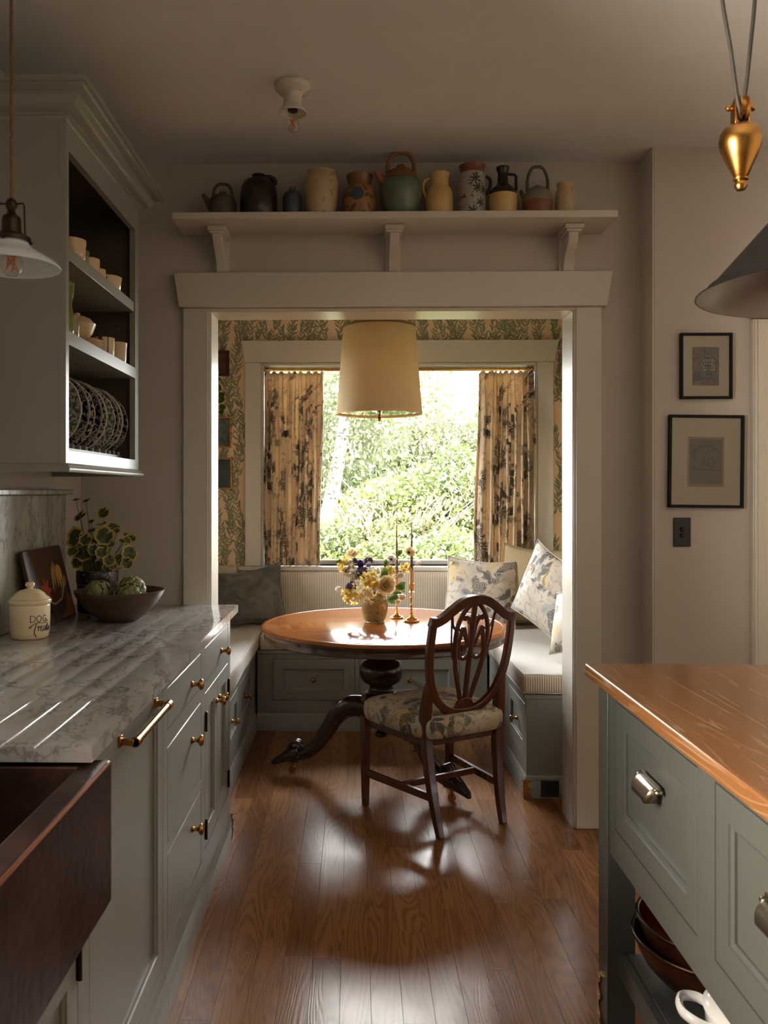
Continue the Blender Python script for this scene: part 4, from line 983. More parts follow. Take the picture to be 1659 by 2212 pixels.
# ------------------------------------------------------------------ vase of cut flowers
vc = on(2, .7302, 809, 1344)
V = thing('vase', 'squat olive-glazed vase holding cut flowers on the table', 'vase', vc)
b = B(); b.lathe([(.046, 0), (.0475, .003), (.045, .007), (.052, .018), (.0605, .045), (.064, .075), (.0635, .098), (.058, .116), (.049, .126), (.050, .133), (.052, .138), (.049, .138), (.046, .128), (.052, .113), (.052, .03), (.001, .028)], 40, cap=False); b.obj('body', M['olive'], V, smooth=50)
b = B(); b.lathe([(.0001, .108), (.050, .108)], 24); b.obj('water', M['pane'], V)
def petal_mat(name, a, b_, tr=.35): return M['leafmat'](name, a, b_, tr, .55)
PM = {'cream': petal_mat('cream_petal', C(236, 216, 168), C(246, 232, 196)), 'yellow': petal_mat('yellow_petal', C(226, 200, 104), C(240, 222, 140)), 'white': petal_mat('white_petal', C(238, 234, 226), C(248, 244, 236)),
      'purple': petal_mat('purple_petal', C(92, 72, 104), C(122, 104, 128)), 'violet': petal_mat('violet_petal', C(74, 40, 110), C(96, 66, 128)), 'mauve': petal_mat('mauve_petal', C(156, 140, 116), C(186, 170, 140)), 'peach': petal_mat('peach_petal', C(238, 196, 150), C(248, 220, 188)), 'pink': petal_mat('blush_petal', C(238, 214, 190), C(246, 228, 212))}
PM['green'] = petal_mat('stem_green', C(84, 108, 44), C(112, 136, 62), .3); M['flower_eye'] = NT('black_flower_eye', C(24, 18, 28), .7).mat
def petal(b, base, dirn, nrm, L, w, cup, tipc=0, n=4):
    side = dirn.cross(nrm).normalized(); rows = []
    for i in range(n + 1):
        t_ = i / n; wid = w * math.sin(math.pi * (.12 + .80 * t_)) ** .7; c = base + dirn * (L * t_) + nrm * (cup * L * t_ * t_)
        rows.append([c - side * wid + nrm * (abs(cup) * .35 * wid + tipc * t_), c + nrm * 0, c + side * wid + nrm * (abs(cup) * .35 * wid + tipc * t_)])
    b.grid(rows)
def bloom(kind, r, facing, rg):
    f = facing.normalized(); a = f.orthogonal().normalized(); c = f.cross(a); b = B()
    if kind == 'ruffled':
        for ring, (m, op, L) in enumerate(((5, .25, .55), (7, .5, .72), (8, .9, .88), (9, 1.25, 1.0), (9, 1.65, 1.0))):
            for k in range(m):
                th = 2 * math.pi * (k + .5 * ring + rg.uniform(-.2, .2)) / m; rad = a * math.cos(th) + c * math.sin(th)
                d = (f * math.cos(op) + rad * math.sin(op)).normalized(); nn = (f * math.sin(op) - rad * math.cos(op)).normalized()
                petal(b, Vector((0, 0, 0)) + f * (-.2 * r), d, nn, r * L * rg.uniform(.9, 1.1), r * .42, .35)
    elif kind == 'cluster':
        for k in range(34):
            q = Vector((rg.gauss(0, 1), rg.gauss(0, 1), rg.gauss(0, 1))).normalized(); q = (q + f * .5).normalized(); o_ = q * r * rg.uniform(.5, .95)
            e = q.orthogonal().normalized(); g = q.cross(e)
            for j in range(4):
                th = math.pi / 2 * j + rg.random(); rad = e * math.cos(th) + g * math.sin(th)
                petal(b, o_, (rad + q * .5).normalized(), (q - rad * .5).normalized(), r * .40, r * .20, .25, n=2)
    elif kind == 'open':
        for ring, (m, op) in enumerate(((6, 1.15), (6, 1.4))):
            for k in range(m):
                th = 2 * math.pi * (k + .5 * ring) / m; rad = a * math.cos(th) + c * math.sin(th); d = (f * math.cos(op) + rad * math.sin(op)).normalized(); nn = (f * math.sin(op) - rad * math.cos(op)).normalized()
                petal(b, Vector((0, 0, 0)), d, nn, r, r * .42, .28)
    else:   # cup
        for ring, (m, op) in enumerate(((4, .35), (5, .6))):
            for k in range(m):
                th = 2 * math.pi * (k + .5 * ring) / m; rad = a * math.cos(th) + c * math.sin(th); d = (f * math.cos(op) + rad * math.sin(op)).normalized(); nn = (f * math.sin(op) - rad * math.cos(op)).normalized()
                petal(b, f * (-.5 * r), d, nn, r * 1.3, r * .5, .3)
    return b
rg = random.Random(11)
FL = [('large cream ruffled bloom at the front of the bouquet', 'ruffled', 'cream', 905, 855, 108, -.07), ('pale yellow stock cluster above the cream bloom', 'cluster', 'yellow', 712, 790, 95, -.05), ('pale yellow stock cluster low on the left of the bouquet', 'cluster', 'yellow', 490, 985, 105, -.03),
      ('cream yellow stock cluster directly above the vase rim', 'cluster', 'cream', 668, 985, 92, -.06), ('peach rose drooping over the vase rim', 'cup', 'peach', 858, 1125, 62, -.08), ('violet sweet pea at the heart of the purple spray', 'cup', 'violet', 590, 590, 62, 0), ('dusky purple bloom under the violet sweet pea', 'cluster', 'purple', 605, 690, 62, 0),
      ('dusky purple bloom at the top right of the purple spray', 'cluster', 'purple', 688, 565, 52, .02), ('dark purple bloom low on the left', 'cluster', 'purple', 462, 878, 52, -.04), ('yellow stock at the upper left edge', 'cluster', 'yellow', 378, 600, 78, .02), ('cream ranunculus at the top left of the bouquet', 'ruffled', 'cream', 480, 452, 70, .03),
      ('small white bloom at the far left edge', 'cup', 'white', 318, 905, 55, -.02), ('white cupped anemone above the middle', 'open', 'white', 972, 530, 64, .01), ('cream anemone with a black eye at the upper right', 'open', 'cream', 1198, 440, 68, -.02), ('soft yellow bloom right of the middle', 'cluster', 'yellow', 950, 690, 62, .0),
      ('white bloom on the right above the leaves', 'cup', 'white', 1085, 735, 52, -.02), ('blush bud hanging at the right edge', 'cup', 'pink', 1108, 1000, 58, -.04), ('cream bloom tucked under the large one', 'ruffled', 'cream', 840, 975, 62, -.05), ('yellow white stock spike at the right', 'cluster', 'yellow', 1160, 640, 58, .02),
      ('white sweet pea petals at the right tip', 'cup', 'white', 1310, 580, 52, .01), ('tiny white cluster in the middle of the bouquet', 'cluster', 'white', 800, 685, 48, .03), ('beige mauve spray at the left', 'cluster', 'mauve', 450, 675, 66, .02), ('beige mauve spray between the purples', 'cluster', 'mauve', 530, 770, 60, 0), ('thin white petal bloom low at the right', 'cup', 'white', 1062, 1055, 36, -.03), ('deep purple blossom at the top of the bouquet', 'cup', 'purple', 520, 545, 44, .03)]
mouth = vc + Vector((0, 0, .132))
for lab, kind, colr, cxp, cyp, rp, dy in FL:
    p = on(1, vc.y + dy * 1.1, 680 + cxp / 5.925, 1120 + cyp / 5.925); r = rp / 5.925 / 452 * 1.25
    t = thing('cut_flower', lab, 'flower', p, group='cut flowers in the olive vase')
    out = p - mouth - Vector((0, 0, .04)); fc = (out.normalized() + Vector((0, -1.0, .25))).normalized()
    b = bloom(kind, r, fc, rg); b.obj('bloom', PM[colr], t, smooth=180, recalc=False)
    if kind == 'open':
        b = B(Matrix.Translation(fc * r * .05)); b.lathe([(r * .05, -r * .3), (r * .28, -r * .1), (r * .24, r * .12), (.0001, r * .22)], 12)
        q = fc.to_track_quat('Z', 'Y').to_matrix().to_4x4(); b2 = B(q); b2.lathe([(r * .05, -r * .1), (r * .26, 0), (r * .22, r * .16), (.0001, r * .24)], 14); b2.obj('flower_eye', M['flower_eye'], t, smooth=60)
    b = B(); q0 = mouth - p + Vector((rg.uniform(-.02, .02), rg.uniform(-.02, .02), -.06)); q0.x *= .95
    b.tube(bez(q0, q0 + Vector((0, 0, .09)), -fc * .05 * (1 if r > .02 else .6), -fc * r * .3, 8), .0013, 5); b.obj('stem', PM['green'], t)
LV = [('pair of green leaves at the right of the bouquet', 1062, 868, 1130, 850, .03), ('green leaf pointing right below the white bloom', 1100, 890, 1150, 930, .02), ('round green leaf low over the vase shoulder', 965, 1028, 1010, 1035, .03), ('green leaf behind the blush bud', 1035, 950, 1090, 960, .02), ('green leaves rising in the middle of the bouquet', 895, 590, 900, 520, .02), ('green sprig at the far left of the bouquet', 310, 540, 250, 560, .015), ('green foliage between the cream and yellow blooms', 860, 730, 900, 690, .03), ('green sprig above the yellow stock', 1080, 460, 1120, 410, .02)]
for lab, x0, y0, x1, y1, L in LV:
    p = on(1, vc.y - .04, 680 + x0 / 5.925, 1120 + y0 / 5.925); t = thing('foliage_sprig', lab, 'foliage', p, group='green sprigs in the olive vase')
    d = Vector((x1 - x0, 0, y0 - y1)).normalized(); b = B()
    for k in range(3):
        dd = (d + Vector((rg.uniform(-.5, .5), -.3, rg.uniform(-.5, .5)))).normalized(); petal(b, d * (-.006 * k), dd, Vector((0, -1, .4)).normalized(), L * 1.35, L * .42, .15)
    b.obj('leaf', PM['green'], t, smooth=180, recalc=False)
    b = B(); q0 = mouth - p + Vector((0, 0, -.05)); b.tube(bez(q0, q0 + Vector((0, 0, .08)), -d * .04, (0, 0, 0), 8), .0011, 5); b.obj('stem', PM['green'], t)
# ------------------------------------------------------------------ kitchen island
IX, IY = .634, 2.150
isl = thing('kitchen_island', 'grey green painted kitchen island with drawers and open slatted base', 'island', (IX, IY, 0), R_(-90)); IW = 2.25; IDEP = .90
holes = [(.046, .549, .531, .848), (.627, 1.130, .531, .848), (1.208, 1.711, .531, .848)]
face_frame('face_frame', M['island'], isl, IW, .458, .876, holes)
b = B(); b.box(0, IW, .02, .50, .462, .875); b.box(0, IW, IDEP - .02, IDEP, .458, .875); b.obj('drawer_case', M['island'], isl)
box('end_apron', M['island'], -.02, 0, .04, IDEP - .04, .458, .876, isl)
def bin_pull(parent, x, z):
    b = B(); w, hgt, dpt = .048, .030, .026; rows = []
    for i in range(9):
        a = math.pi * i / 8 * .5; y_ = -dpt * math.sin(a); z_ = hgt * .5 + 0
        rows.append([(x + w * s * (1 - .18 * (i / 8) ** 3), -dpt * math.sin(a) - .001, z + .019 - hgt * (1 - math.cos(a)) * 1.15) for s in (-1, -.93, -.7, -.3, 0, .3, .7, .93, 1)])
    b.grid(rows)
    for s in (-1, 1):
        b.add([(x + s * w, -.001, z + .019)] + [tuple(r[0 if s < 0 else -1]) for r in rows] + [(x + s * w * .82, -.001, z + .019 - hgt * 1.15)], [tuple(range(len(rows) + 2))])
    b.box(x - w * 1.22, x + w * 1.22, -.003, 0, z + .016, z + .024)
    for s in (-1, 1): b.lathe([(.009, 0), (.009, .003), (.004, .006)], 12, (x + s * w * 1.16, -.0035, z + .012))
    o = b.obj('bin_pull', M['nickel'], parent, smooth=60, solid=.0022); return o
for a, c, z0, z1 in holes:
    d = shaker('drawer', M['island'], isl, a + .0038, c - .0038, z0 + .0038, z1 - .0038, .050, .012, bead=.010); bin_pull(d, (a + c) / 2, (z0 + z1) / 2 + .028)
for xx in (-.082, IW):
    for yy in (-.004, IDEP - .066): box('leg_post', M['island'], xx, xx + .078, yy, yy + .07, .002, .876, isl, bevel=.002)
b = B(); b.box(-.004, IW, .022, .040, .150, .205); b.obj('shelf_rail', M['island'], isl); b = B(); b.box(-.004, IW, IDEP - .04, IDEP - .022, .150, .205); b.obj('shelf_rail', M['island'], isl)
for k in range(7): y0 = .042 + k * .117; box('shelf_slat', M['island'], -.002, IW - .002, y0, y0 + .105, .184, .204, isl, bevel=.002)
corner_guard(isl, (-.083, -.005, .004), R_(0), hgt=.11, w=.03)
it = B(); it.box(.5965, 1.66, -.12, 2.2435, .8775, .910)
o = it.obj('island_top', M['limed'], bevel=.005, seg=3); tag(o, 'limed oak plank top of the kitchen island', 'worktop')
# copper bowls nested on the island shelf
def mix_bowl(label, r, h, z, cx, cy_):
    t = thing('mixing_bowl', label, 'bowl', (cx, cy_, z), group='nested copper bowls')
    pr = [(r * .42, 0), (r * .52, .004), (r * .70, h * .22), (r * .86, h * .48), (r * .96, h * .78), (r, h)]
    b = B(); b.lathe(pr + [(r + .004, h + .002), (r + .006, h - .002), (r + .003, h - .006)][::-1][:0], 56, cap=False); b.lathe([(.0001, 0), (r * .42, 0)], 56); b.obj('body', M['copper_bowl'], t, smooth=50)
    b = B(); b.lathe([(.0001, .004), (r * .42, .004), (r * .51, .008), (r * .685, h * .24), (r * .845, h * .5), (r * .945, h * .79), (r * .985, h)], 56, cap=False); b.obj('lining', M['copper_in'], t, smooth=50)
    b = B(); b.tube([(r * math.cos(a), r * math.sin(a), h) for a in [2 * math.pi * k / 56 for k in range(56)]], .0052, 8, closed=True); b.obj('rolled_rim', M['nickel'] if False else M['bronze'], t, smooth=60)
mix_bowl('lower copper mixing bowl on the island shelf', .178, .118, .205, .830, 2.0)
mix_bowl('upper copper mixing bowl nested in the other one', .168, .118, .246, .830, 2.0)
# white lidded pot
pt = thing('dutch_oven', 'white enamel lidded pot on the island shelf, loop handle facing out', 'pot', (.807, 1.690, .205), R_(-20))
b = B(); b.lathe([(.0001, 0), (.095, 0), (.106, .006), (.112, .03), (.114, .12), (.116, .125), (.110, .126), (.108, .03), (.0001, .012)], 48, cap=False); b.obj('body', M['white_enamel'], pt, smooth=50)
b = B(); b.lathe([(.108, .124), (.118, .127), (.119, .132), (.112, .138), (.095, .148), (.090, .1475), (.086, .151), (.068, .158), (.063, .1575), (.058, .161), (.030, .167), (.0001, .169)], 48, cap=False); b.obj('lid', M['white_enamel'], pt, smooth=50)
b = B(); b.lathe([(.012, .167), (.010, .178), (.020, .186), (.021, .192), (.015, .198), (.0001, .199)], 24); b.obj('lid_knob', M['white_enamel'], pt, smooth=50)
for s in (-1, 1):
    b = B(); P = crom([(s * .108, -.045, .105), (s * .130, -.046, .112), (s * .155, -.030, .118), (s * .162, 0, .120), (s * .155, .030, .118), (s * .130, .046, .112), (s * .108, .045, .105)], 4); b.tube(P, .0075, 8, ry=.011, up=(0, 0, 1)); b.obj('loop_handle', M['white_enamel'], pt, smooth=60)
# ------------------------------------------------------------------ things on the worktop
CZ = .9105
# treat canister
cx, cy_ = -.997, 2.606
t = thing('canister', 'cream lidded pottery canister lettered DOG Treats', 'canister', (cx, cy_, CZ))
b = B(); b.lathe([(.0001, 0), (.050, 0), (.0545, .004), (.0575, .02), (.0595, .06), (.0595, .098), (.058, .102), (.0625, .107), (.0635, .113), (.062, .118), (.056, .119), (.054, .10), (.0001, .09)], 56, cap=False); b.obj('jar', M['cream_pot'], t, smooth=50)
b = B(); b.lathe([(.054, .1185), (.0575, .1195), (.0575, .122), (.050, .127), (.042, .137), (.030, .145), (.014, .149), (.008, .151), (.0075, .153), (.0135, .158), (.0145, .164), (.011, .169), (.0001, .171)], 48, cap=False); b.obj('lid', M['cream_pot'], t, smooth=50)
ink = NT('black_lettering', C(30, 26, 24), .5).mat
def wrap(s, z, r=.0597): a = -math.pi / 2 - .08 + s / .0595 + math.atan2(cx, cy_) * -0.0 + .36 * 0; return (r * math.cos(a + .52), r * math.sin(a + .52), z)
def stroke(b, pts, w=.0008, k=4): P = crom([(p[0], p[1], 0) for p in pts], k); b.tube([wrap(p.x, p.y) for p in P], w, 6)
b = B(); z0, hh = .0545, .0185
stroke(b, [(-.003, z0), (-.003, z0 + hh)], .0011, 2); stroke(b, [(-.005, z0 + hh), (.004, z0 + hh), (.0105, z0 + hh * .72), (.0105, z0 + hh * .3), (.004, z0), (-.005, z0)], .0009)
stroke(b, [(.0225, z0 + hh), (.0165, z0 + hh * .8), (.0155, z0 + hh * .4), (.0195, z0), (.026, z0 + .001), (.0295, z0 + hh * .5), (.0275, z0 + hh * .85), (.0225, z0 + hh)], .0010)
stroke(b, [(.0475, z0 + hh * .85), (.042, z0 + hh), (.0365, z0 + hh * .75), (.035, z0 + hh * .35), (.0395, z0), (.045, z0 + hh * .12), (.0465, z0 + hh * .45), (.0415, z0 + hh * .45)], .0010)
stroke(b, [(.0465, z0 + hh * .4), (.053, z0 + .002), (.050, z0 - .002), (.040, z0 - .005), (.018, z0 - .0035), (.004, z0 - .008), (-.005, z0 - .018)], .0009)
stroke(b, [(.014, z0 - .006), (.010, z0 - .020), (.008, z0 - .034), (.011, z0 - .040), (.014, z0 - .045)], .0013)
stroke(b, [(-.009, z0 - .014), (.002, z0 - .0125)], .0007, 2); stroke(b, [(-.010, z0 - .019), (-.001, z0 - .017)], .0007, 2)
def cur(pts, x0): stroke(b, [(x0 + p[0] * .001, z0 + .001 * p[1]) for p in pts], .0008)
cur([(18, -18), (20, -13), (21, -28), (21, -20), (25, -14), (27, -16)], 0); cur([(27, -23), (33, -17), (32, -13), (29, -15), (28, -24), (31, -29), (36, -24)], 0)
cur([(45, -15), (40, -15), (37, -22), (39, -28), (43, -24), (46, -15), (45, -27), (49, -26)], 0); cur([(49, -26), (54, -6), (52, -26), (55, -28), (58, -24)], 0); cur([(49, -13), (58, -12)], 0); cur([(58, -24), (62, -15), (63, -24), (60, -29), (57, -27)], 0)
b.obj('lettering', ink, t, smooth=180)
# painted board leaning on the backsplash (local: x along +y world, z up the board)
pb = thing('painted_board', 'dark painted still life board leaning on the marble backsplash', 'picture', (-1.012, 2.735, CZ)); ln = math.atan2(.062, .258)
pb.rotation_euler = (-ln, 0, R_(90))
b = B(); w_, h_ = .355, .262
rp = [(0, 0), (w_, 0), (w_, h_ - .012), (w_ - .004, h_ - .003), (w_ - .014, h_), (.014, h_), (.004, h_ - .003), (0, h_ - .012)]
b.prism(rp, 0, .014, lambda a, z, h: (a, h, z)); b.obj('board', M['board_wood'], pb, bevel=.003)
def flat(name, poly, col, d, rough=.5):
    b = B(); b.prism(poly, -d, -d + .0006, lambda a, z, h: (a, h, z)); return b.obj(name, NT('paint_' + name, C(*col), rough).mat, pb, smooth=0)
ov = lambda cx_, cz_, a, c, r0=0, n=14: [(cx_ + a * math.cos(2 * math.pi * k / n) * math.cos(r0) - c * math.sin(2 * math.pi * k / n) * math.sin(r0), cz_ + a * math.cos(2 * math.pi * k / n) * math.sin(r0) + c * math.sin(2 * math.pi * k / n) * math.cos(r0)) for k in range(n)]
flat('painted_tablecloth', [(.16, .01), (.34, .01), (.345, .07), (.27, .115), (.2, .05)], (132, 74, 46), .0008)
for k, (x_, z_, a_) in enumerate(((.205, .15, 1.3), (.225, .165, 1.45), (.245, .16, 1.6), (.262, .15, 1.75))): flat('painted_stalk', ov(x_, z_, .045, .008, a_), (146, 116, 62), .0012 + k * .0004)
for k in range(7): flat('painted_bloom', ov(.125 + .022 * math.cos(k * .9), .115 + .022 * math.sin(k * .9), .024, .009, k * .9), (158, 62, 46), .0012 + k * .0003)
flat('painted_gourd', ov(.272, .165, .026, .03), (166, 122, 50), .0028); flat('painted_gourd', ov(.3, .13, .028, .018, .5), (128, 104, 56), .0032)
flat('painted_bowl', [(.11, .085), (.17, .065), (.24, .075), (.30, .125), (.298, .10), (.27, .04), (.2, .015), (.14, .03)], (52, 40, 36), .0036); flat('painted_bowl_rim', [(.11, .087), (.17, .067), (.24, .077), (.30, .128), (.298, .120), (.24, .070), (.17, .060), (.11, .081)], (190, 156, 112), .0040)
# geranium in a spongeware crock
px_, py_ = -.962, 3.175
gp = thing('potted_geranium', 'variegated geranium in a navy spongeware crock by the far wall', 'plant', (px_, py_, CZ))
b = B(); b.lathe([(.0001, 0), (.066, 0), (.070, .004), (.0725, .012), (.0735, .105), (.0765, .112), (.077, .150), (.0745, .155), (.0695, .155), (.069, .02), (.0001, .02)], 48, cap=False); b.obj('crock', M['spongeware'], gp, smooth=45)
b = B(); b.lathe([(.0001, .135), (.069, .132)], 32); b.obj('soil', M['soil'], gp)
t = NT('geranium_leaf_green', rough=.5); t.base(t.mix(t.noise(t.pos(), 30, 3), C(58, 66, 34), C(82, 88, 48))); M['ger_in'] = t.mat
M['ger_rim'] = M['leafmat']('geranium_leaf_margin', C(176, 158, 70), C(196, 176, 96), .25, .5); M['ger_stem'] = NT('geranium_stem', C(96, 100, 50), .5).mat
def ger_leaf(r, nrm, cup, rg):
    z = nrm.normalized(); x_ = z.orthogonal().normalized(); y_ = z.cross(x_); b = B(); n = 40; rings = []; a0 = rg.random() * 6.28
    for f, mi in ((.05, 0), (.45, 0), (.78, 0), (.80, 1), (1.0, 1)):
        ring = []
        for k in range(n):
            a = 2 * math.pi * k / n; lob = 1 - .13 * abs(math.sin(a * 3.5 + a0)) - .05 * abs(math.sin(a * 10 + a0)); notch = 1 - .75 * math.exp(-((a - math.pi) / .16) ** 2) * (f > .1)
            rr = r * f * (lob if f > .3 else 1) * notch; dz = cup * r * f * f + .10 * r * f * math.sin(a * 3 + a0)
            ring.append(x_ * rr * math.cos(a) + y_ * rr * math.sin(a) + z * dz)
        rings.append(ring)
    for i in range(4): b.mi = 1 if i >= 2 else 0; b.grid([rings[i], rings[i + 1]], cu=True)
    return b
GL = [(290, 170, 60, .95), (470, 190, 70, .95), (370, 460, 95, .7), (780, 400, 85, .5), (560, 560, 55, .8), (740, 605, 70, .95), (960, 660, 95, .8), (1010, 720, 50, .6), (300, 850, 150, .35), (460, 880, 90, .5), (800, 810, 130, .3), (640, 880, 70, .6), (1190, 800, 60, .9), (1270, 860, 75, .8), (1100, 905, 50, .7), (1200, 890, 60, .7), (420, 1090, 140, .3), (600, 1060, 80, .4), (760, 1020, 70, .5), (740, 1110, 80, .4), (580, 1330, 170, .12), (310, 1290, 85, .4), (880, 1250, 80, .3), (830, 1370, 60, .3), (950, 1350, 60, .3), (1240, 1120, 115, .5), (1200, 1300, 85, .2), (1060, 1240, 90, .5), (560, 720, 60, .7), (900, 950, 70, .5), (230, 1090, 80, .6)]
rg = random.Random(5)
for gx_, gy_, gr, up in GL:
    p = on(1, py_ - .05 + rg.uniform(-.05, .04) + (.06 if up > .6 else -.01), 130 + gx_ / 8.295, 1060 + gy_ / 8.295) - Vector((px_, py_, CZ))
    out = Vector((p.x, p.y, 0)); nr = Vector((p.x * 3, -1.0 * (1.15 - up), up * .8)) + Vector((rg.uniform(-.25, .25), rg.uniform(-.25, .1), rg.uniform(-.1, .1)))
    lf = ger_leaf(gr / 8.295 / 590 * 1.55, nr, .16, rg).obj('leaf', [M['ger_in'], M['ger_rim']], gp, smooth=180, loc=p, recalc=False)
    b = B(); q0 = Vector((out.x * .25, out.y * .25, .135)) - p; b.tube(bez(q0, q0 * .5 + Vector((0, 0, .02)), Vector((0, 0, -.03)), (0, 0, -.001), 6), .0014, 5); b.obj('petiole', M['ger_stem'], lf)
# wooden bowl of artichokes
bx, by = -.818, 2.955
bw = thing('wooden_bowl', 'dark turned wooden bowl with raked sides holding artichokes', 'bowl', (bx, by, CZ))
b = B(); b.lathe([(.0001, 0), (.058, 0), (.064, .004), (.095, .026), (.124, .055), (.146, .086), (.1535, .103), (.1535, .106), (.150, .1065), (.146, .102), (.138, .086), (.114, .056), (.085, .030), (.05, .016), (.0001, .014)], 64, cap=False); b.obj('turned_body', M['bowl_wood'], bw, smooth=45)
am = M['leafmat']('artichoke_bract', C(116, 122, 72), C(156, 158, 106), .1, .55)
def artichoke(label, x_, y_, z_, r, ax):
    t = thing('artichoke', label, 'vegetable', (x_, y_, z_), group='artichokes in the wooden bowl'); q = Vector(ax).normalized().to_track_quat('Z', 'Y'); b = B(q.to_matrix().to_4x4())
    b.lathe([(.0001, -r * .85), (r * .6, -r * .7), (r * .9, -r * .1), (r * .75, r * .5), (r * .3, r * .85), (.0001, r * .9)], 20); b.obj('heart', am, t, smooth=60)
    b = B(q.to_matrix().to_4x4())
    for ring in range(6):
        ph = -.95 + ring * .38; m = 7
        for k in range(m):
            th = 2 * math.pi * (k + .5 * (ring % 2)) / m; rad = Vector((math.cos(th), math.sin(th), 0)); bs = rad * r * math.cos(ph) * .86 + Vector((0, 0, r * math.sin(ph) * .86)); nn = (rad * math.cos(ph) + Vector((0, 0, math.sin(ph)))).normalized(); d = (-rad * math.sin(ph) + Vector((0, 0, math.cos(ph)))).normalized()
            petal(b, bs + nn * r * .06, (d + nn * .12).normalized(), nn, r * .78, r * .36, -.22)
    b.obj('bracts', am, t, smooth=180, recalc=False, solid=.0015); return t
artichoke('green artichoke at the left of the wooden bowl', bx - .066, by - .025, CZ + .092, .045, (-.3, -.5, .8))
artichoke('green artichoke at the back right of the wooden bowl', bx + .030, by + .040, CZ + .098, .046, (.6, .2, .8))
artichoke('green artichoke at the front right of the wooden bowl', bx + .045, by - .055, CZ + .090, .043, (.7, -.5, .5))

# ------------------------------------------------------------------ china in the wall cabinet
def pot(name, label, cat, loc, prof, mat, n=36, handle=None, group=None, part='body', sm=45):
    t = thing(name, label, cat, loc, group=group); b = B(); b.lathe(prof, n, cap=False); b.obj(part, mat, t, smooth=sm)
    if handle:
        b = B(); b.tube(crom(handle[0], 5), handle[1], 8, ry=handle[2] if len(handle) > 2 else None); b.obj('handle', handle[3] if len(handle) > 3 else mat, t, smooth=60)
    return t
def vessel(r, h, lip=.0, foot=.8, wall=.003): return [(.0001, 0), (r * foot, 0), (r * (foot + .06), h * .05), (r * .97, h * .3), (r, h * .7), (r + lip, h), (r + lip - wall, h), (r - wall, h * .7), (r * .94 - wall, h * .3), (r * foot * .8, h * .08), (.0001, h * .07)]
pls = [(2.540, 'plate_green'), (2.618, 'plate_navy'), (2.668, 'plate_blue'), (2.748, 'plate_navy'), (2.800, 'plate_blue'), (2.893, 'plate_green'), (2.944, 'plate_navy'), (2.990, 'plate_blue'), (3.052, 'plate_navy')]
nth = ['first', 'second', 'third', 'fourth', 'fifth', 'sixth', 'seventh', 'eighth', 'last']
pme = {}
for k, (y_, mt) in enumerate(pls):
    r = .117 - (.004 if k % 3 == 2 else 0); kind = {'plate_green': 'pale green transferware', 'plate_navy': 'dark navy patterned', 'plate_blue': 'blue and cream patterned'}[mt]
    t = thing('dinner_plate', '%s plate, %s in the rack from the near end' % (kind, nth[k]), 'plate', (-.811 - r, y_, 1.4875 + r), group='plates standing in the rack')
    t.rotation_euler = (R_(90 + 4), 0, R_(0))
    b = B(); b.lathe([(.0001, 0), (r * .50, 0), (r * .55, -.002), (r * .60, .003), (r * .80, .009), (r, .014), (r + .0005, .0155), (r - .001, .017), (r * .80, .0125), (r * .60, .007), (r * .50, .003), (.0001, .003)], 56, cap=False, petal=lambda u, rr: .008 * math.cos(u * 2 * math.pi * 12) * (rr > r * .9)); b.obj('plate_body', M[mt], t, smooth=50)
S1z, S2z = 1.8045, 2.0455
pot('glass_jar', 'tall green glass at the near end of the middle cabinet shelf', 'glass', (-.862, 2.50, S1z), [(.0001, 0), (.03, 0), (.034, .01), (.034, .07), (.028, .10), (.034, .13), (.036, .165), (.034, .165), (.026, .10), (.031, .07), (.031, .012), (.0001, .01)], M['green_glass'])
pot('tumbler', 'clear glass tumbler beside the stacked plates', 'glass', (-.868, 2.585, S1z), vessel(.030, .085, .002, .75, .002), M['clear_glass'])
for k in range(6):
    r = .078; t = thing('side_plate', 'tan side plate, number %s up from the shelf in the stack' % ['one', 'two', 'three', 'four', 'five', 'six'][k], 'plate', (-.903, 2.765, S1z + .0063 * k), group='tan plates stacked on the middle shelf')
    b = B(); b.lathe([(.0001, 0), (r * .6, 0), (r * .66, .002), (r, .0095), (r + .001, .0115), (r - .001, .0125), (r * .66, .0055), (r * .6, .003), (.0001, .003)], 48, cap=False, petal=lambda u, rr: .02 * math.cos(u * 2 * math.pi * 8) * (rr > r * .9)); b.obj('plate_body', M['tan_china'], t, smooth=50)
tu = pot('lidded_bowl', 'tan lidded serving bowl on top of the stacked plates', 'bowl', (-.905, 2.765, S1z + .0446), [(.0001, 0), (.030, 0), (.034, .004), (.050, .022), (.058, .044), (.061, .052), (.059, .054), (.054, .046), (.046, .022), (.0001, .006)], M['tan_china'])
b = B(); b.lathe([(.056, .053), (.055, .056), (.045, .068), (.025, .077), (.010, .080), (.011, .086), (.0001, .090)], 36, cap=False); b.obj('lid', M['tan_china'], tu, smooth=45)
pot('mug', 'cream mug printed with brown leaves on the middle shelf', 'mug', (-.870, 2.945, S1z), vessel(.037, .082, 0, .86), M['mug_print'], handle=([(-.034, .01, .066), (-.056, .015, .060), (-.060, .016, .04), (-.034, .01, .018)], .0045))
pot('beaker', 'plain tan beaker at the far end of the middle shelf', 'cup', (-.849, 3.03, S1z), vessel(.035, .080, .002, .84), M['tan_china'])
pot('cup', 'large tan cup at the near end of the upper cabinet shelf', 'cup', (-.869, 2.60, S2z), vessel(.044, .078, .002, .7), M['tan_china'])
pot('tumbler', 'small cut glass on the upper cabinet shelf', 'glass', (-.868, 2.70, S2z), vessel(.021, .072, .004, .7, .002), M['clear_glass'])
pot('cup', 'tan cup in the middle of the upper cabinet shelf', 'cup', (-.876, 2.80, S2z), vessel(.035, .074, 0, .8), M['tan_china'])
pot('cup', 'smaller tan cup next to the rimmed bowl on the upper shelf', 'cup', (-.875, 2.885, S2z), vessel(.029, .062, 0, .8), M['tan_china'])
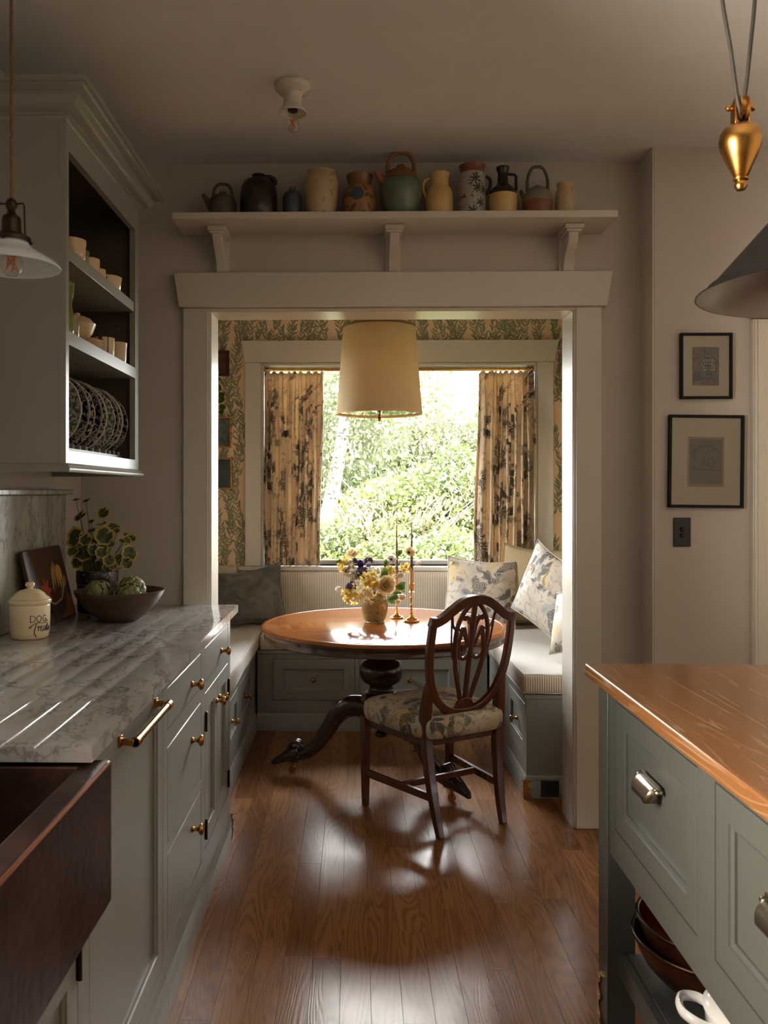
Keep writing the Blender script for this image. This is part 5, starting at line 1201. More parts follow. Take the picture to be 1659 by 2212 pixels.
pot('bowl', 'tan bowl with dark printed rim on the upper cabinet shelf', 'bowl', (-.875, 3.00, S2z), vessel(.049, .064, .003, .6), M['mug_print'])
# ------------------------------------------------------------------ high shelf with stoneware
SHZ, SHT = 2.398, 2.425; SY0 = 3.262
o = box('display_shelf', M['trim'], -.703, .995, SY0, YW - .0005, SHZ, SHT, bevel=.003); tag(o, 'long white board shelf above the nook opening', 'shelf')
for k, (xc, pos) in enumerate(((-.5425, 'left'), (.152, 'middle'), (.850, 'right'))):
    t = thing('shelf_bracket', '%s white corbel bracket under the stoneware shelf' % pos, 'bracket', (xc, YW - .0005, 2.2415), group='brackets under the stoneware shelf')
    zt = SHZ - 2.2415 - .0008
    prof = [(0, 0), (-.030, 0), (-.034, .012), (-.040, .030), (-.058, .052), (-.088, .070), (-.112, .088), (-.124, .108), (-.128, zt - .018), (0, zt - .018)]
    b = B(); b.prism(prof, -.019, .019, lambda a, z, h: (h, a, z)); b.obj('corbel', M['trim'], t, bevel=.003)
    b = B(); b.box(-.031, .031, -.014, 0, 0, zt - .018); b.obj('back_plate', M['trim'], t, bevel=.002)
    b = B(); b.box(-.037, .037, -.146, 0, zt - .018, zt); b.box(-.030, .030, -.138, 0, zt - .028, zt - .0175); b.obj('cap', M['trim'], t, bevel=.003)
SG = 'stoneware along the high shelf'
def X_(u): return (u - 768) / 550 - .0 
yS = 3.37
def sx(u): return on(1, yS, u, 440).x
Z0 = SHT + .0005
def spout(t, pts, r, mat): b = B(); P = crom(pts, 4); n = len(P); b.tube(P, [r[0] + (r[1] - r[0]) * i / (n - 1) for i in range(n)], 10); b.obj('spout', mat, t, smooth=60)
def bail(t, r, z0, z1, mat, w=.006, d=.009, side=0):
    b = B(); P = crom([(-r, 0, z0), (-r * .96, 0, z0 + (z1 - z0) * .55), (-r * .55, 0, z0 + (z1 - z0) * .93), (0, 0, z1), (r * .55, 0, z0 + (z1 - z0) * .93), (r * .96, 0, z0 + (z1 - z0) * .55), (r, 0, z0)], 4); b.tube(P, d, 8, ry=w, up=(0, 1, 0)) if False else b.tube(P, w, 8); b.obj('handle', mat, t, smooth=60)
# 1 small iron-grey kettle
k1 = pot('teapot', 'small dark grey stoneware teapot at the left end of the shelf', 'teapot', (sx(481), yS, Z0), [(.0001, 0), (.046, 0), (.050, .006), (.054, .04), (.0545, .066), (.049, .084), (.032, .096), (.026, .099), (.0001, .104)], M['iron_glaze'], group=SG)
b = B(); b.lathe([(.026, .099), (.012, .104), (.013, .112), (.0001, .116)], 20); b.obj('lid', M['iron_glaze'], k1, smooth=50); bail(k1, .036, .088, .144, M['iron_glaze'], .0062); spout(k1, [(-.045, 0, .052), (-.062, 0, .078), (-.076, 0, .104)], (.016, .008), M['iron_glaze'])
# 2 black jug
k2 = pot('stoneware_jug', 'large glossy black brown jug with a small neck', 'jug', (sx(559), yS, Z0), [(.0001, 0), (.070, 0), (.073, .008), (.074, .095), (.070, .128), (.058, .150), (.036, .161), (.024, .163), (.023, .170), (.027, .173), (.027, .178), (.0001, .180)], M['black_glaze'], group=SG, handle=([(.022, 0, .170), (.045, 0, .170), (.062, 0, .160), (.064, 0, .140)], .009))
# 3 blue bottle
k3 = pot('stoneware_bottle', 'small slate blue bottle with a cork stopper', 'bottle', (sx(632), yS, Z0), [(.0001, 0), (.036, 0), (.038, .005), (.038, .085), (.034, .102), (.020, .113), (.014, .115), (.014, .121), (.0001, .121)], M['blue_glaze'], group=SG)
b = B(); b.lathe([(.0112, .1212), (.012, .131), (.0001, .132)], 16); b.obj('cork', M['terracotta'], k3)
# 4 cream crock
pot('stoneware_crock', 'tall cream stoneware crock with rounded shoulders', 'crock', (sx(694), yS, Z0), [(.0001, 0), (.052, 0), (.054, .005), (.062, .06), (.068, .125), (.067, .155), (.060, .175), (.056, .180), (.057, .187), (.055, .189), (.051, .187), (.051, .17), (.0001, .15)], M['cream_glaze'], group=SG)
# 5 patterned jar
t = NT('brown_jar_blue_disc', rough=.3); o_ = t.obj(); xyz = t.n('SeparateXYZ', i0=o_)
dx = t.m('DIVIDE', t.m('SUBTRACT', xyz.outputs[0], -.010), .026); dz = t.m('DIVIDE', t.m('SUBTRACT', xyz.outputs[2], .085), .026)
disc = t.m('LESS_THAN', t.m('ADD', t.m('MULTIPLY', dx, dx), t.m('MULTIPLY', dz, dz)), 1.0)
vv = t.n('CombineXYZ', i0=t.m('ADD', xyz.outputs[0], t.m('MULTIPLY', xyz.outputs[1], .6)), i1=xyz.outputs[2], i2=0.0).outputs[0]; lf_, _ = t.leaf(vv, 30, .5, .2, .8)
c_ = t.mix(t.m('MULTIPLY', lf_, .8), C(150, 108, 62), C(70, 62, 42)); c_ = t.mix(disc, c_, C(68, 76, 88)); c_ = t.mix(t.step(xyz.outputs[2], .128, .132), c_, C(120, 82, 48)); t.base(c_); M['jar5'] = t.mat
pot('stoneware_jar', 'brown wide mouth jar with a blue painted disc', 'jar', (sx(777), yS, Z0), [(.0001, 0), (.052, 0), (.056, .008), (.065, .045), (.066, .075), (.062, .105), (.050, .125), (.044, .132), (.046, .150), (.052, .166), (.053, .172), (.049, .173), (.043, .15), (.0001, .13)], M['jar5'], group=SG)
# 6 green kettle
k6 = pot('teapot', 'big green glazed teapot with terracotta lid and hoop handle', 'teapot', (sx(866), yS, Z0), [(.0001, 0), (.052, 0), (.056, .006), (.070, .045), (.082, .090), (.0855, .118), (.083, .138), (.074, .150), (.070, .153)], M['green_kettle'], group=SG)
b = B(); b.lathe([(.0715, .1525), (.066, .163), (.056, .182), (.040, .192), (.018, .197), (.016, .200), (.017, .210), (.012, .215), (.0001, .216)], 36, cap=False); b.obj('lid', M['terracotta'], k6, smooth=45)
bail(k6, .052, .178, .262, M['terracotta'], .0085); spout(k6, [(-.062, -.022, .135), (-.082, -.034, .150), (-.098, -.046, .176)], (.021, .010), M['terracotta'])
# 7 cream jug
pot('pitcher', 'small buff yellow pitcher beside the green teapot', 'pitcher', (sx(949), yS, Z0), [(.0001, 0), (.044, 0), (.048, .005), (.053, .04), (.0535, .085), (.049, .112), (.038, .126), (.036, .132), (.037, .160), (.041, .178), (.039, .178), (.033, .150), (.033, .13), (.0001, .11)], M['buff_glaze'], group=SG, handle=([(-.035, .0, .160), (-.058, .0, .150), (-.064, 0, .120), (-.050, 0, .085)], .006))
# 8 tall leaf jug
t = NT('white_jug_leaf_sprays', rough=.35); o_ = t.obj(); xyz = t.n('SeparateXYZ', i0=o_); vv = t.n('CombineXYZ', i0=t.m('ADD', xyz.outputs[0], t.m('MULTIPLY', xyz.outputs[1], .5)), i1=xyz.outputs[2], i2=0.0).outputs[0]
lf1, _, _ = t.flower(vv, 22, 7, .5, .35, .55); wv = t.m('ABSOLUTE', t.m('SUBTRACT', t.noise(vv, 26, 2), .5)); ln_ = t.m('LESS_THAN', wv, .008)
c_ = t.mix(t.noise(o_, 60, 4), C(178, 172, 160), C(150, 144, 134)); c_ = t.mix(t.m('MAXIMUM', lf1, ln_), c_, C(52, 48, 42)); c_ = t.mix(t.step(xyz.outputs[2], .174, .176), c_, C(122, 72, 50)); t.base(c_); M['jar8'] = t.mat
pot('pitcher', 'tall pale pitcher with dark leaf sprays and brown neck', 'pitcher', (sx(1020), yS, Z0), [(.0001, 0), (.050, 0), (.0525, .006), (.052, .10), (.051, .160), (.0515, .172), (.048, .178), (.049, .196), (.053, .207), (.050, .208), (.045, .19), (.045, .17), (.0001, .15)], M['jar8'], group=SG, handle=([(.047, 0, .168), (.068, 0, .158), (.070, 0, .125), (.050, 0, .095)], .0065, None, M['black_glaze']))
# 9 two-tone flagon
k9 = pot('flagon', 'narrow necked flagon, dark brown above and yellow below', 'flagon', (sx(1086), yS, Z0), [(.0001, 0), (.050, 0), (.053, .006), (.0555, .06), (.0555, .092)], M['buff_glaze'], group=SG)
b = B(); b.lathe([(.0557, .0915), (.053, .104), (.040, .120), (.026, .132), (.021, .142), (.019, .178), (.021, .184), (.026, .196), (.026, .202), (.020, .205), (.0001, .203)], 36, cap=False); b.obj('glazed_neck', M['black_glaze'], k9, smooth=45)
b = B(); b.tube([(.019, 0, .176), (.046, 0, .174), (.052, 0, .166), (.052, 0, .112)], .006, 8); b.obj('handle', M['black_glaze'], k9, smooth=60)
# 10 two-tone teapot
M['two_tone'] = M['glaze']('red_and_grey_teapot', [(.3, C(116, 64, 44)), (.7, C(136, 80, 56))], .35, 10, None, (.062, C(128, 120, 100), .012))
k10 = pot('teapot', 'grey over red brown teapot near the right end of the shelf', 'teapot', (sx(1161), yS, Z0), [(.0001, 0), (.046, 0), (.051, .008), (.058, .042), (.059, .066), (.052, .095), (.036, .115), (.026, .119), (.0001, .122)], M['two_tone'], group=SG)
b = B(); b.lathe([(.022, .119), (.016, .127), (.008, .130), (.0001, .134)], 20); b.obj('lid', M['two_tone'], k10, smooth=45); bail(k10, .040, .100, .204, M['iron_glaze'], .0062); spout(k10, [(-.045, 0, .075), (-.058, 0, .095), (-.064, 0, .112)], (.012, .006), M['iron_glaze'])
# 11 small cream jar
pot('stoneware_jar', 'smallest cream crackled jar at the right end of the shelf', 'jar', (sx(1221), yS, Z0), [(.0001, 0), (.028, 0), (.032, .006), (.039, .045), (.040, .075), (.035, .105), (.031, .118), (.033, .132), (.035, .136), (.032, .137), (.028, .12), (.0001, .10)], M['cream_glaze'], group=SG)
# ------------------------------------------------------------------ lamps
def bulb(parent, c, r, L, down=True, tilt=0, fil=4):
    s = -1
    b = B(); b.lathe([(.0001, s * L), (r * .45, s * (L - r * .10)), (r * .80, s * (L - r * .40)), (r, s * (L - r)), (r * .93, s * (L - r * 1.45)), (r * .62, s * (L - r * 2.2)), (.013, s * .012), (.013, 0)], 28, c, cap=False); o = b.obj('bulb', M['bulb'], parent, smooth=60)
    b = B()
    for k in range(fil):
        a = 2 * math.pi * k / fil; b.tube([(c[0] + .010 * math.cos(a), c[1] + .010 * math.sin(a), c[2] + s * (L - r * 1.9)), (c[0] + .014 * math.cos(a + 1.9), c[1] + .014 * math.sin(a + 1.9), c[2] + s * (L - r * .55))], .0016, 6)
    b.obj('filament', M['filament'], o)
    b = B(); b.tube([(c[0], c[1], c[2]), (c[0], c[1], c[2] + s * (L - r * 1.7))], .002, 6); b.obj('bulb_stem', M['bulb'], o)
    return o
cl = thing('ceiling_lampholder', 'white porcelain ceiling lampholder with bare filament bulb', 'lamp', (-.205, 2.80, CEIL - .0005))
b = B(); b.lathe([(.058, 0), (.060, -.006), (.058, -.016), (.048, -.026), (.036, -.030), (.031, -.036), (.031, -.066), (.033, -.072), (.042, -.084), (.046, -.092), (.046, -.096), (.042, -.096), (.032, -.084), (.016, -.080), (.0001, -.080)], 44, cap=False); b.obj('porcelain_base', M['porcelain'], cl, smooth=45)
for s in (-1, 1):
    b = B(); b.lathe([(.008, 0), (.009, -.006), (.006, -.010), (.003, -.010), (.003, -.006)], 14, (s * .040 * .7, -s * .040 * .7, -.020), cap=False); b.obj('screw_boss', M['porcelain'], cl, smooth=50); b = B(); b.lathe([(.0034, -.0075), (.0001, -.0085)], 8, (s * .028, -s * .028, -.020)); b.obj('screw', M['bronze'], cl)
b = B(); b.lathe([(.016, -.079), (.0165, -.088), (.0001, -.088)], 16); b.obj('socket', M['bronze'], cl); bulb(cl, (0, 0, -.086), .0225, .070)
# left pendant over the sink
pl_ = thing('pendant_lamp', 'opal glass pendant on twisted cord over the sink', 'lamp', (-.728, 1.80, 1.833))
b = B(); b.lathe([(.100, 0), (.101, .002), (.092, .012), (.066, .028), (.045, .040), (.036, .050), (.034, .060), (.031, .060), (.033, .049), (.043, .0375), (.064, .0255), (.090, .010), (.099, 0)], 64, cap=False); b.obj('opal_shade', M['opal'], pl_, smooth=60)
b = B(); b.lathe([(.040, .052), (.040, .062), (.034, .066), (.022, .070), (.020, .078), (.0195, .098), (.018, .106), (.010, .112), (.008, .120), (.012, .126), (.013, .134), (.009, .142), (.003, .146), (.0001, .146)], 28, cap=False)
b.obj('shade_gallery', M['bronze'], pl_, smooth=45)
for k in range(3): a = 2 * math.pi * k / 3 + .5; b = B(); b.tube([(.040 * math.cos(a), .040 * math.sin(a), .056), (.0365 * math.cos(a), .0365 * math.sin(a), .052)], .003, 8); b.tube([(.043 * math.cos(a), .043 * math.sin(a), .056), (.034 * math.cos(a), .034 * math.sin(a), .056)], .0022, 8); b.obj('thumb_screw', M['bronze'], pl_)
for s in (-1, 1): b = B(); b.tube([(s * .010, 0, .134), (s * .024, 0, .135), (s * .027, 0, .130), (s * .029, 0, .065)], .0021, 8); b.obj('carrier_arm', M['bronze'], pl_)
t = NT('twisted_brown_cord', C(112, 84, 60), .9); M['tcord'] = t.mat
b = B()
for ph in (0, math.pi): b.tube([(.0020 * math.cos(z * 420 + ph), .0020 * math.sin(z * 420 + ph), .144 + z) for z in [i * .713 / 420 for i in range(421)]], .0023, 6)
b.obj('twisted_cord', M['tcord'], pl_, smooth=60)
b = B(); b.lathe([(.05, .8568), (.05, .850), (.042, .838), (.01, .832), (.001, .832)], 28); b.obj('ceiling_rose', M['bronze'], pl_, smooth=45)
b = B(); b.lathe([(.014, .070), (.0145, .046), (.0001, .046)], 16); b.obj('socket', M['bronze'], pl_); bulb(pl_, (0, 0, .046), .024, .066, fil=5)
# rise-and-fall pendant over the island
rf = thing('pendant_lamp', 'black cone rise and fall pendant over the island with brass counterweight', 'lamp', (.918, 1.60, 1.732))
R0 = .268
b = B(); b.lathe([(R0, 0), (R0 + .002, .002), (R0 - .006, .006), (R0 - .018, .014), (R0 - .020, .020), (R0 - .030, .026), (.10, .182), (.06, .215), (.05, .222)], 72, cap=False); b.obj('shade', M['black'], rf, smooth=40)
b = B(); b.lathe([(R0 - .001, .0005), (R0 - .010, .005), (R0 - .034, .023), (.098, .178), (.056, .212), (.0001, .214)], 72, cap=False); b.obj('shade_lining', NT('grey_enamel_lining', C(116, 106, 98), .35).mat, rf, smooth=40)
b = B(); b.lathe([(.052, .221), (.050, .235), (.034, .250), (.030, .285), (.020, .295), (.006, .300), (.001, .301)], 32); b.obj('gallery', M['brass'], rf, smooth=45)
b = B(); b.lathe([(.016, .213), (.0165, .17), (.0001, .17)], 16); b.obj('socket', M['brass'], rf); bulb(rf, (0, 0, .17), .030, .085)
# counterweight hangs on the flex to the left of the shade
wx, wy, wz = -.243, -.12, 0
cwz = on(1, 1.48, 1600, 412).z - 1.732; wx = on(1, 1.48, 1600, 300).x - .918
S = 1 / 1250.0
b = B(); b.lathe([(.0001, 0), (.007, .001), (.0102, .006), (.0104, .011), (.0085, .0165), (.0125, .018), (.0128, .021), (.0108, .0225), (.0128, .0255), (.018, .038), (.0265, .056), (.0335, .074), (.0352, .086), (.0330, .099), (.0262, .108), (.0165, .112), (.0100, .1135), (.0001, .114)], 40, (wx, wy, cwz)); b.obj('counterweight', M['brass'], rf, smooth=45)
b = B(); zc = cwz + .141
for s in (-1, 1): b.box(wx + s * .0115 - .002, wx + s * .0115 + .002, wy - .010, wy + .010, cwz + .108, zc + .008)
b.tube([(wx - .020, wy, zc), (wx + .022, wy, zc)], .0034, 10)
for s in (-1, 1): b.lathe([(.001, -.005), (.0052, -.003), (.0058, 0), (.0052, .003), (.001, .005)], 12, (wx + s * .020, wy, zc))
b.obj('pulley_yoke', M['brass'], rf, bevel=.0012, smooth=50)
b = B(Matrix.Translation((wx, wy, zc)) @ Matrix.Rotation(R_(90), 4, 'Y')); b.lathe([(.004, -.008), (.021, -.008), (.0215, -.006), (.016, -.003), (.016, .003), (.0215, .006), (.021, .008), (.004, .008)], 32, cap=False); b.obj('pulley_wheel', M['brass'], rf, smooth=40)
ctop = CEIL - 1.732
b = B()
lp0 = [(wx + .004 * 0, wy - .017 * math.cos(a) , zc - .017 * math.sin(a)) for a in [math.pi * k / 10 for k in range(11)]]
P = crom([(wx - .052, wy - .005, ctop), (wx - .044, wy - .012, zc + .26), (wx - .024, wy - .017, zc + .09), (wx - .0135, wy - .017, zc + .012)], 6) + [Vector((wx - .0115 + .023 * k / 10, wy - .017 * math.cos(math.pi * k / 10), zc - .019 * math.sin(math.pi * k / 10))) for k in range(11)] + crom([(wx + .0135, wy + .017, zc + .02), (wx + .022, wy + .015, zc + .10), (wx + .032, wy + .010, zc + .26), (wx + .038, wy + .005, ctop)], 6)
b.tube(P, .0034, 8); b.obj('flex', M['cord'], rf, smooth=60)
b = B(); b.tube([(0, 0, .299), (0, 0, ctop - .02)], .0034, 8); b.obj('flex', M['cord'], rf)
b = B(); b.box(wx - .07, .06, wy * .5 - .05, wy * .5 + .06, ctop - .022, ctop - .0008); b.obj('ceiling_bracket', M['brass'], rf, bevel=.006)

# ------------------------------------------------------------------ pictures and switch on the right wall
def picture(name, label, x0, x1, z0, z1, wd, mat_w, img, draw, tilt=0):
    t = thing(name, label, 'picture', ((x0 + x1) / 2, 3.3365, (z0 + z1) / 2)); t.rotation_euler = (0, R_(tilt), 0); w, h = (x1 - x0) / 2, (z1 - z0) / 2
    b = B()
    for q in ((-w, w, h - wd, h), (-w, w, -h, -h + wd), (-w, -w + wd, -h + wd, h - wd), (w - wd, w, -h + wd, h - wd)): b.box(q[0], q[1], -.018, 0, q[2], q[3])
    b.obj('frame', M['black'], t, bevel=.0015, seg=1)
    box('mat_board', mat_w, -w + wd, w - wd, -.008, -.002, -h + wd, h - wd, t)
    box('print_paper', img, draw[0], draw[1], -.0088, -.0078, draw[2], draw[3], t)
    box('glazing', M['pane'], -w + wd, w - wd, -.0125, -.0115, -h + wd, h - wd, t)
    return t
matw = NT('cream_mat_board', C(214, 196, 168), .8).mat; paper1 = NT('etching_paper', C(150, 124, 88), .8); n_ = paper1.noise(paper1.scl(paper1.pos(), 1, 1, 1), 120, 5, .7); paper1.base(paper1.mix(paper1.step(n_, .42, .62), C(128, 106, 78), C(72, 62, 50)))
inkm = NT('etching_ink', C(30, 28, 28), .8).mat
p1 = picture('framed_print', 'small black framed etching of a timbered house on the right wall', 1.252, 1.451, 1.714, 1.968, .010, matw, paper1.mat, (-.052, .050, -.075, .073))
def lines(parent, segs, w=.0016, y=-.0092):
    b = B()
    for (a, z, c, e) in segs:
        d = Vector((c - a, 0, e - z)); n = Vector((-d.z, 0, d.x)).normalized() * w; b.add([(a - n.x, y, z - n.z), (a + n.x, y, z + n.z), (c + n.x, y, e + n.z), (c - n.x, y, e - n.z)], [(0, 1, 2, 3)])
    return b
pale = NT('etching_light', C(168, 146, 112), .8).mat
b = B(); b.prism([(-.020, .010), (.008, .050), (.042, .014), (.036, -.022), (-.014, -.022)], -.0092, -.0089, lambda a, z, h: (a, h, z)); b.obj('drawn_gable', pale, p1, smooth=0)
b = lines(p1, [(-.024, .008, .008, .050), (.008, .050, .044, .012), (-.018, .012, .040, .014), (-.016, -.010, .038, -.008), (-.014, -.020, .038, -.020), (.008, .046, .008, -.020), (-.014, .012, -.012, -.048), (.037, .014, .038, -.046), (-.012, .010, .008, -.020), (.036, .012, .010, -.020), (-.006, .030, .024, .030), (-.002, .012, -.002, .038), (.018, .012, .018, .038), (-.05, -.05, .048, -.052), (-.012, -.046, .038, -.046)], y=-.0096); b.obj('drawn_timbers', inkm, p1, smooth=0, recalc=False)
b = B()
for q in ((-.004, .020, -.004, .006), (-.004, .024, -.036, -.024), (-.050, -.020, -.055, -.020), (.002, .014, .026, .034)): b.box(q[0], q[1], -.0098, -.0093, q[2], q[3])
b.obj('drawn_windows', inkm, p1, smooth=0)
paper2 = NT('tan_etching_paper', C(100, 80, 46), .8).mat
p2 = picture('framed_print', 'larger black framed tan etching below the timbered house', 1.207, 1.495, 1.294, 1.652, .011, matw, NT('tan_border', C(160, 130, 84), .8).mat, (-.070, .070, -.098, .094), .6)
box('print_tone', paper2, -.062, .062, -.0094, -.0086, -.088, .086, p2)
sg = []; rg = random.Random(9)
for k in range(46): a, z = rg.uniform(-.05, .05), rg.uniform(-.03, .06); sg.append((a, z, a + rg.uniform(-.012, .012), z + rg.uniform(-.004, .016)))
b = lines(p2, sg + [(-.055, .02, -.03, .055), (-.03, .055, .02, .06), (.02, .06, .055, .03), (-.05, -.03, .05, -.035)], .0017, -.0099); b.obj('drawn_houses', NT('faint_etching_ink', C(40, 36, 26), .8).mat, p2, smooth=0, recalc=False)
sw = thing('light_switch', 'dark two button switch plate under the framed prints', 'switch', (1.262, 3.3365, 1.200))
box('plate', M['black_plastic'], -.033, .033, -.006, 0, -.056, .056, sw, bevel=.002)
for zz in (-.013, .011): b = B(Matrix.Translation((0, -.006, zz)) @ Matrix.Rotation(R_(90), 4, 'X')); b.lathe([(.0085, 0), (.0085, .004), (.007, .007), (.0001, .007)], 18); b.obj('button', M['bronze'], sw, smooth=45)
# paintings and trailing plant on the nook's back wall, left of the window
gilt = NT('gilt_frame', rough=.35, metal=.8); n_ = gilt.noise(gilt.pos(), 120, 4); gilt.base(gilt.ramp(n_, [(.35, C(140, 92, 38)), (.6, C(214, 154, 72))])); gilt.bump(n_, .6, .003)
def nook_pic(label, u1, v0, v1, frm, cols, wd):
    a = on(1, YB - .02, u1, v0); c = on(1, YB - .02, u1, v1); w = .20; x1 = a.x; t = thing('framed_painting', label, 'picture', (x1 - w, YB - .0015, c.z)); h = a.z - c.z
    b = B()
    for q in ((0, w, h - wd, h), (0, w, 0, wd), (0, wd, wd, h - wd), (w - wd, w, wd, h - wd)): b.box(q[0], q[1], -.022, 0, q[2], q[3])
    if frm is gilt.mat:
        for k in range(16): b.lathe([(.0001, -.003), (.005, 0), (.0001, .003)], 8, (w - wd * .5, -.022, wd + (h - 2 * wd) * k / 15)); b.lathe([(.0001, -.003), (.005, 0), (.0001, .003)], 8, (w * k / 15, -.022, wd * .5)); b.lathe([(.0001, -.003), (.005, 0), (.0001, .003)], 8, (w * k / 15, -.022, h - wd * .5))
    b.obj('frame', frm, t, bevel=.002)
    m = NT('painting_canvas', rough=.4); n = m.noise(m.pos(), 16, 6, .7); m.base(m.ramp(n, cols)); box('canvas', m.mat, wd, w - wd, -.010, -.004, wd, h - wd, t)
nook_pic('dark framed painting at the top left of the nook, behind leaves', 495, 757, 812, M['board_wood'], [(.4, C(52, 34, 26)), (.7, C(132, 84, 52))], .022)
nook_pic('gilt framed green landscape painting, middle of the nook wall', 499, 900, 967, gilt.mat, [(.3, C(30, 40, 38)), (.5, C(62, 76, 66)), (.7, C(120, 124, 108))], .010)
nook_pic('gilt framed dark woodland painting, lowest on the nook wall', 501, 989, 1057, gilt.mat, [(.3, C(24, 32, 36)), (.55, C(40, 54, 54)), (.75, C(104, 92, 76))], .010)
M['vine'] = M['leafmat']('trailing_vine_leaf', C(92, 120, 60), C(130, 152, 84), .35, .4)
tp = thing('trailing_plant', 'trailing green vine hanging over the top painting in the nook', 'plant', (-.955, YB - .07, 2.26))
b = B(); b.lathe([(.0001, 0), (.035, 0), (.05, .09), (.052, .095), (.048, .095), (.0001, .08)], 24, cap=False); b.obj('wall_pot', M['terracotta'], tp, smooth=45)
b = B(); b.bar([(0, .02, .04), (0, .068, .04)], .02, .02); b.obj('wall_hook', M['bronze'], tp)
rg = random.Random(2)
P = crom([(0, 0, .09), (.06, -.03, .08), (.09, -.03, -.10), (.112, -.02, -.26), (.125, -.02, -.36), (.134, -.02, -.44)], 6); b = B(); b.tube(P, .0016, 5); b.obj('vine_stem', M['vine'], tp)
for k, p in enumerate(P[3:]):
    b = B(); d = Vector((rg.uniform(-.6, 1), -.4, rg.uniform(-1, .3))).normalized(); petal(b, Vector((0, 0, 0)), d, Vector((0, -1, .3)).normalized(), .040, .019, .1); b.obj('leaf', M['vine'], tp, smooth=180, loc=p, recalc=False)
# ------------------------------------------------------------------ garden beyond the nook window
GZ = -.9
t = NT('garden_grass', rough=.9); n_ = t.noise(t.pos(), 3, 5); t.base(t.mix(n_, C(60, 66, 32), C(80, 80, 46)))
lawn = B().box(-30, 30, YB + .5, 45, GZ - .2, GZ).obj('lawn', t.mat); struct(lawn)
b = B().box(-30, XL - .6, -20, YB + .5, GZ - .2, GZ).box(XR + .4, 30, -20, YB + .5, GZ - .2, GZ).box(XL - .6, XR + .4, -20, YF - .5, GZ - .2, GZ).obj('yard', t.mat); struct(b)
GK = .22      # leaf reflectance
def LM(n, a, b_, tr): return M['leafmat'](n, tuple(c * GK for c in a[:3]) + (1,), tuple(c * GK for c in b_[:3]) + (1,), tr)
GM = {'lime': LM('lime_shrub_leaf', C(146, 166, 84), C(182, 192, 122), .45), 'mid': LM('mid_green_leaf', C(112, 134, 66), C(150, 166, 96), .42), 'birch': LM('birch_leaf', C(112, 124, 76), C(150, 158, 108), .42), 'back': LM('tall_hedge_leaf', C(118, 134, 84), C(164, 168, 118), .42), 'red': LM('coppery_leaf', C(190, 130, 92), C(206, 170, 110), .4)}
t = NT('birch_bark', rough=.8); o_ = t.pos(); n_ = t.noise(t.scl(o_, 3, 3, 12), 2.0, 4); n2 = t.noise(o_, 9, 3)
t.base(t.mix(t.m('MAXIMUM', t.step(n_, .58, .64), t.step(n2, .64, .70)), C(118, 114, 110), C(36, 34, 30))); M['birch_bark'] = t.mat
M['twig'] = NT('bare_twig', C(136, 112, 96), .8).mat; M['bark'] = NT('brown_bark', C(104, 88, 72), .85).mat
nr = np.random.default_rng(4)
def leaf_mesh(name, P, size, mat, parent, aspect=.55, droop=0.0, jitter=.35):
    n = len(P); P = np.asarray(P, np.float64)
    d = nr.normal(size=(n, 3)); d[:, 2] -= droop; d /= np.linalg.norm(d, axis=1)[:, None]
    e = nr.normal(size=(n, 3)); e -= d * (e * d).sum(1)[:, None]; e /= np.linalg.norm(e, axis=1)[:, None]
    s = size * (1 + jitter * nr.normal(size=n)).clip(.4, 1.8); L = d * s[:, None]; Wd = e * (s * aspect)[:, None] * .5
    V = np.stack([P, P + L * .5 + Wd, P + L, P + L * .5 - Wd], 1).reshape(-1, 3)
    me = bpy.data.meshes.new(name); me.vertices.add(4 * n); me.vertices.foreach_set('co', V.astype(np.float32).ravel())
    me.loops.add(4 * n); me.loops.foreach_set('vertex_index', np.arange(4 * n, dtype=np.int32)); me.polygons.add(n); me.polygons.foreach_set('loop_start', np.arange(0, 4 * n, 4, dtype=np.int32))
    me.update(calc_edges=True); me.materials.append(mat); o = bpy.data.objects.new(name, me); COL.objects.link(o); o.parent = parent; o['kind'] = 'stuff'; return o
def clump(center, rad, n, squash=1.0, k=14):     # leafy mass made of puffs
    c = np.array(center); R = np.array(rad); puffs = nr.normal(size=(k, 3)); puffs /= np.linalg.norm(puffs, axis=1)[:, None]; puffs *= nr.uniform(.3, .85, (k, 1)); pr = nr.uniform(.28, .5, k)
    i = nr.integers(0, k, n); q = nr.normal(size=(n, 3)); q /= np.linalg.norm(q, axis=1)[:, None]; q *= nr.uniform(.65, 1.05, (n, 1))
    return c + (puffs[i] + q * pr[i][:, None]) * R
